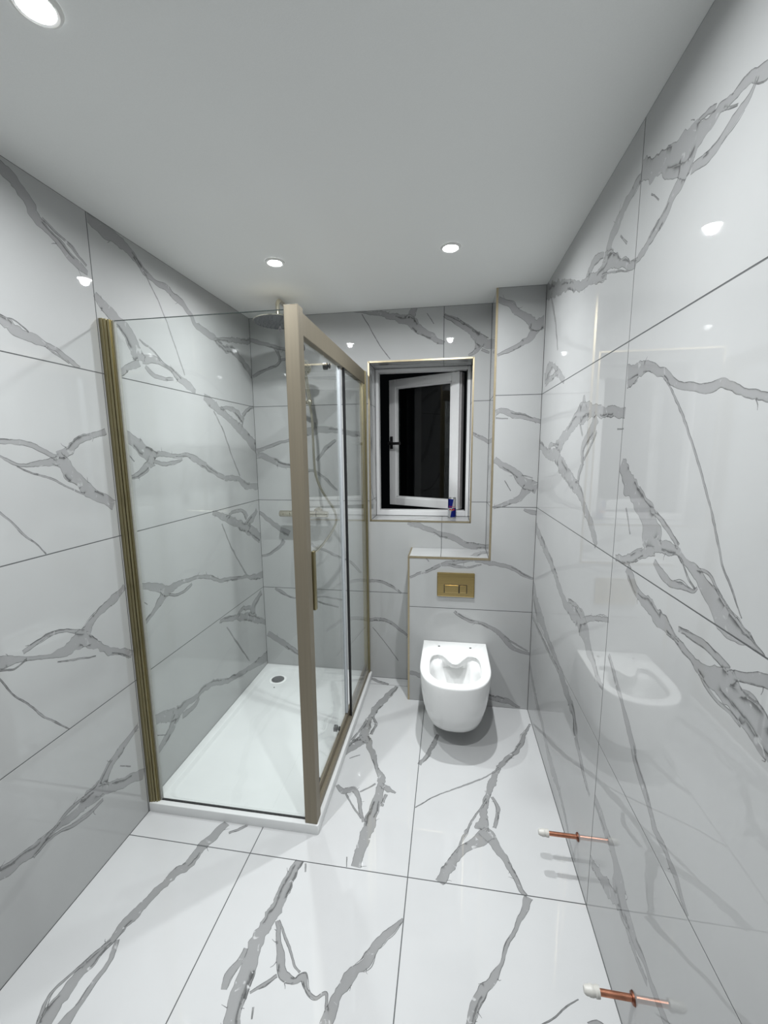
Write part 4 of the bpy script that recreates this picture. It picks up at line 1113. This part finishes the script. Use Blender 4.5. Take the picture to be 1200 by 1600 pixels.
# opening: two rounded rear lobes either side of a forward bulging ledge
inner = []
for k in range(0, 41):
    a = math.pi + math.pi * k / 40
    c, s = math.cos(a), math.sin(a)
    inner.append((.131 * math.copysign(abs(c) ** .86, c), -.315 + .128 * math.copysign(abs(s) ** .86, s)))
right = [(.1315, -.27), (.131, -.225), (.126, -.192), (.113, -.170), (.094, -.162), (.074, -.166), (.060, -.182), (.046, -.208), (.031, -.235), (.016, -.252)]
inner += right + [(0, -.257)] + [(-x, y) for x, y in reversed(right)]
inner = [(x, y) for x, y in inner]
bowl_low = [(.115 * math.cos(2 * math.pi * k / 60), -.300 + .125 * math.sin(2 * math.pi * k / 60)) for k in range(60)]
bowl_mid = [(.128 * math.cos(2 * math.pi * k / 60), -.298 + .145 * math.sin(2 * math.pi * k / 60)) for k in range(60)]
sump = [(.055 * math.cos(2 * math.pi * k / 60), -.285 + .07 * math.sin(2 * math.pi * k / 60)) for k in range(60)]
def blend_ring(pa, pb, t, z, off=0.0):
    a, b = ring(pa, z, 1, off), ring(pb, z)
    return [p.lerp(q, t) for p, q in zip(a, b)]
secs = [(.083, .112, -.340), (.086, .128, -.368), (.094, .1385, -.389), (.112, .148, -.409), (.15, .158, -.436), (.21, .169, -.463), (.28, .178, -.483), (.345, .182, -.4915), (.385, .1835, -.4935)]
rings = [clampy(ring(d_outline(hw, fy), z)) for z, hw, fy in secs]
rings.append(clampy(ring(base_poly, RIM - .005, 1, -.0008)))
rings.append(clampy(ring(base_poly, RIM - .0015, 1, -.003)))
rings.append(clampy(ring(base_poly, RIM, 1, -.007)))
rings.append(ring(inner, RIM, 1, .008))
rings.append(ring(inner, RIM - .0015, 1, .003))
rings.append(ring(inner, RIM - .006, 1, 0))
rings.append(ring(inner, RIM - .013, 1, .007))
rings.append(ring(inner, RIM - .030, 1, .008))
rings.append(blend_ring(inner, bowl_mid, .3, RIM - .038, .004))
rings.append(blend_ring(inner, bowl_mid, .7, RIM - .050, .0))
rings.append(ring(bowl_mid, RIM - .075))
rings.append(ring(bowl_low, RIM - .125))
rings.append(blend_ring(bowl_low, sump, .6, RIM - .175))
rings.append(ring(sump, RIM - .20))
rings.append(ring(sump, RIM - .225, .8))
bm = bmesh.new()
stack(bm, rings)
obj('bowl', bm, M['ceramic'], toi, True)
for s in (-1, 1):
    bm = bmesh.new()
    lathe(bm, [(.0065, RIM - .0002), (.0065, RIM + .0004), (.005, RIM + .0006)], 16, 'z', (CX + s * .0885, -.070, 0))
    obj('seat_fixing_hole', bm, M['dark'], toi, True)  # dark disc laid on the rim for the shade inside the hole

# flush plate
fp = thing('flush_plate', 'brushed gold dual flush plate on the boxing above the toilet', 'flush plate', (-.4285, 0, .745))
fx0, fx1, fz0, fz1 = -.535, -.322, .674, .8175
pl_ = obj('plate', B((fx0, fx1, -.0105, -.0005, fz0, fz1), bevel=.004), M['gold'], fp)
bx0, bx1 = fx0 + .186 * .213, fx0 + .804 * .213
bz1, bz0 = fz1 - .485 * .1435, fz1 - .84 * .1435
obj('button_gap_shade', B((bx0, bx1, -.0109, -.0103, bz0, bz1)), M['dark'], pl_)  # dark sheet on the plate, painted shade of the gap round the buttons
bd = fx0 + .592 * .213
obj('flush_button', B((bx0 + .003, bd - .002, -.0165, -.0105, bz0 + .0025, bz1 - .0025), bevel=.0028), M['gold'], fp)
obj('flush_button', B((bd + .002, bx1 - .003, -.0165, -.0105, bz0 + .0025, bz1 - .0025), bevel=.0028), M['gold'], fp)

# ---------------------------------------------------------------- copper pipe stubs
def pipe_stub(y, z, ln, label, cap_len=.036, tilt=0.0):
    t = thing('pipe_stub', label, 'pipe', (0, y, z), 'capped copper pipe stubs')
    dz = tilt
    bm = bmesh.new()
    tube(bm, [(.004, y, z), (-ln * .5, y, z + dz * .5), (-ln + .01, y, z + dz)], .0075, 18)
    obj('pipe', bm, M['copper'], t, True)
    bm = bmesh.new()
    lathe(bm, [(.0078, -.006), (.013, -.0045), (.015, -.0005)], 24, 'x', (0, y, z))
    tag(obj('collar', bm, M['copper_dark'], t, True), 'dark tarnished collar')
    bm = bmesh.new()
    e = -ln
    lathe(bm, [(.0095, e + cap_len), (.0130, e + cap_len - .001), (.0135, e + cap_len - .009), (.0118, e + cap_len - .011), (.0118, e + cap_len - .014), (.0126, e + cap_len - .016),
               (.0126, e + cap_len - .024), (.0112, e + cap_len - .026), (.0108, e + .005), (.0075, e), (.002, e - .0005)], 24, 'x', (0, y, z + dz))
    tag(obj('end_cap', bm, M['cap'], t, True), 'white plastic stop end')
    return t
pipe_stub(-.9444, .137, .1355, 'capped copper pipe stub on the right wall, nearer the toilet')
pipe_stub(-1.397, .1516, .1173, 'capped copper pipe stub on the right wall at the bottom edge', .0376)

# ---------------------------------------------------------------- drink can on the window sill
cx, cy, cz = -.4535, .362, WZ0 + .0004
can = thing('drink_can', 'slim blue and silver drink can on the window sill', 'can', (cx, cy, cz))
cm, nt, b = node_mat('can_print')
L = nt.links.new
tc = new(nt, 'ShaderNodeTexCoord')
sp = new(nt, 'ShaderNodeSeparateXYZ')
L(tc.outputs['Object'], sp.inputs[0])
zc = .068
k1 = new(nt, 'ShaderNodeMath', operation='MULTIPLY_ADD')      # x - slope * (z - zc)
L(sp.outputs['Z'], k1.inputs[0]); k1.inputs[1].default_value = -.17; k1.inputs[2].default_value = .17 * zc
k2 = new(nt, 'ShaderNodeMath', operation='ADD'); L(k1.outputs[0], k2.inputs[0]); L(sp.outputs['X'], k2.inputs[1])
g1 = new(nt, 'ShaderNodeMath', operation='GREATER_THAN'); L(k2.outputs[0], g1.inputs[0]); g1.inputs[1].default_value = 0
g2 = new(nt, 'ShaderNodeMath', operation='GREATER_THAN'); L(sp.outputs['Z'], g2.inputs[0]); g2.inputs[1].default_value = zc
xr = new(nt, 'ShaderNodeMath', operation='SUBTRACT'); L(g1.outputs[0], xr.inputs[0]); L(g2.outputs[0], xr.inputs[1])
ab = new(nt, 'ShaderNodeMath', operation='ABSOLUTE'); L(xr.outputs[0], ab.inputs[0])     # 1 = blue field
mx = new(nt, 'ShaderNodeMix', data_type='RGBA')
L(ab.outputs[0], mx.inputs[0])
mx.inputs[6].default_value = (.62, .63, .65, 1)
mx.inputs[7].default_value = (.010, .020, .22, 1)
L(mx.outputs[2], b.inputs['Base Color'])
b.inputs['Metallic'].default_value = .75
b.inputs['Roughness'].default_value = .28
R_ = .0262
bm = bmesh.new()
lathe(bm, [(.0215, .0075), (R_, .012), (R_, .122), (.0250, .126)], 40, 'z')
obj('can_body', bm, cm, None, True)
body = bpy.data.objects['can_body']
body.location = (0, 0, 0)
body.parent = can
M['tin'] = simple('bare_aluminium', (.62, .63, .64), .25, 1.0, var=.03)
bm = bmesh.new()
lathe(bm, [(.018, .0), (.0205, .0), (.0216, .0078)], 40, 'z', (cx, cy, cz))
obj('base_ring', bm, M['tin'], can, True)
bm = bmesh.new()
lathe(bm, [(.0251, .1255), (.0236, .131), (.0246, .1325), (.0246, .134), (.0232, .134), (.0226, .1315)], 40, 'z', (cx, cy, cz))
lid = obj('lid', bm, M['tin'], can, True)
bm = B((cx - .004, cx + .004, cy - .012, cy + .006, cz + .1318, cz + .1328))
obj('pull_tab', bm, M['tin'], lid)
M['red'] = simple('red_print', (.42, .010, .025), .35, var=.03)
M['yellow'] = simple('yellow_print', (.75, .48, .02), .35, var=.03)
def on_can(bm, r):
    for v in bm.verts:
        a = v.co.x / R_
        v.co = Vector((cx + r * math.sin(a), cy - r * math.cos(a), cz + v.co.z))
    return bm
fc = bpy.data.curves.new('wordmark', 'FONT')
fc.body = 'Red Bull'
fc.size = .0125
fc.align_x = 'CENTER'
fo = bpy.data.objects.new('wordmark_source', fc)
COL.objects.link(fo)
bpy.context.view_layer.update()
tm = bpy.data.meshes.new_from_object(fo.evaluated_get(bpy.context.evaluated_depsgraph_get()))
bpy.data.objects.remove(fo, do_unlink=True)
bm = bmesh.new()
bm.from_mesh(tm)
bpy.data.meshes.remove(tm)
for v in bm.verts: v.co = Vector((v.co.x, 0, v.co.y + .0735))
on_can(bm, R_ + .0003)
tag(obj('wordmark', bm, M['red'], can), 'red lettering')
bm = bmesh.new()
n = 24
vs = [bm.verts.new((.0085 * math.cos(2 * math.pi * k / n), 0, .058 + .0085 * math.sin(2 * math.pi * k / n))) for k in range(n)]
bm.faces.new(vs)
on_can(bm, R_ + .0002)
tag(obj('emblem_disc', bm, M['yellow'], can), 'yellow disc')
for s in (-1, 1):
    bm = bmesh.new()
    shape = [(.0015, .0565), (.004, .0585), (.0065, .0615), (.010, .0630), (.0145, .0620), (.0180, .0590), (.0195, .0540), (.0175, .0560), (.0165, .0520), (.0145, .0550), (.011, .0555), (.008, .0520), (.0075, .0555), (.004, .0545)]
    vs = [bm.verts.new((s * a, 0, c)) for a, c in shape]
    bm.faces.new(vs)
    bmesh.ops.triangulate(bm, faces=bm.faces[:])
    on_can(bm, R_ + .0004)
    tag(obj('emblem_figure', bm, M['red'], can), 'red emblem figure')
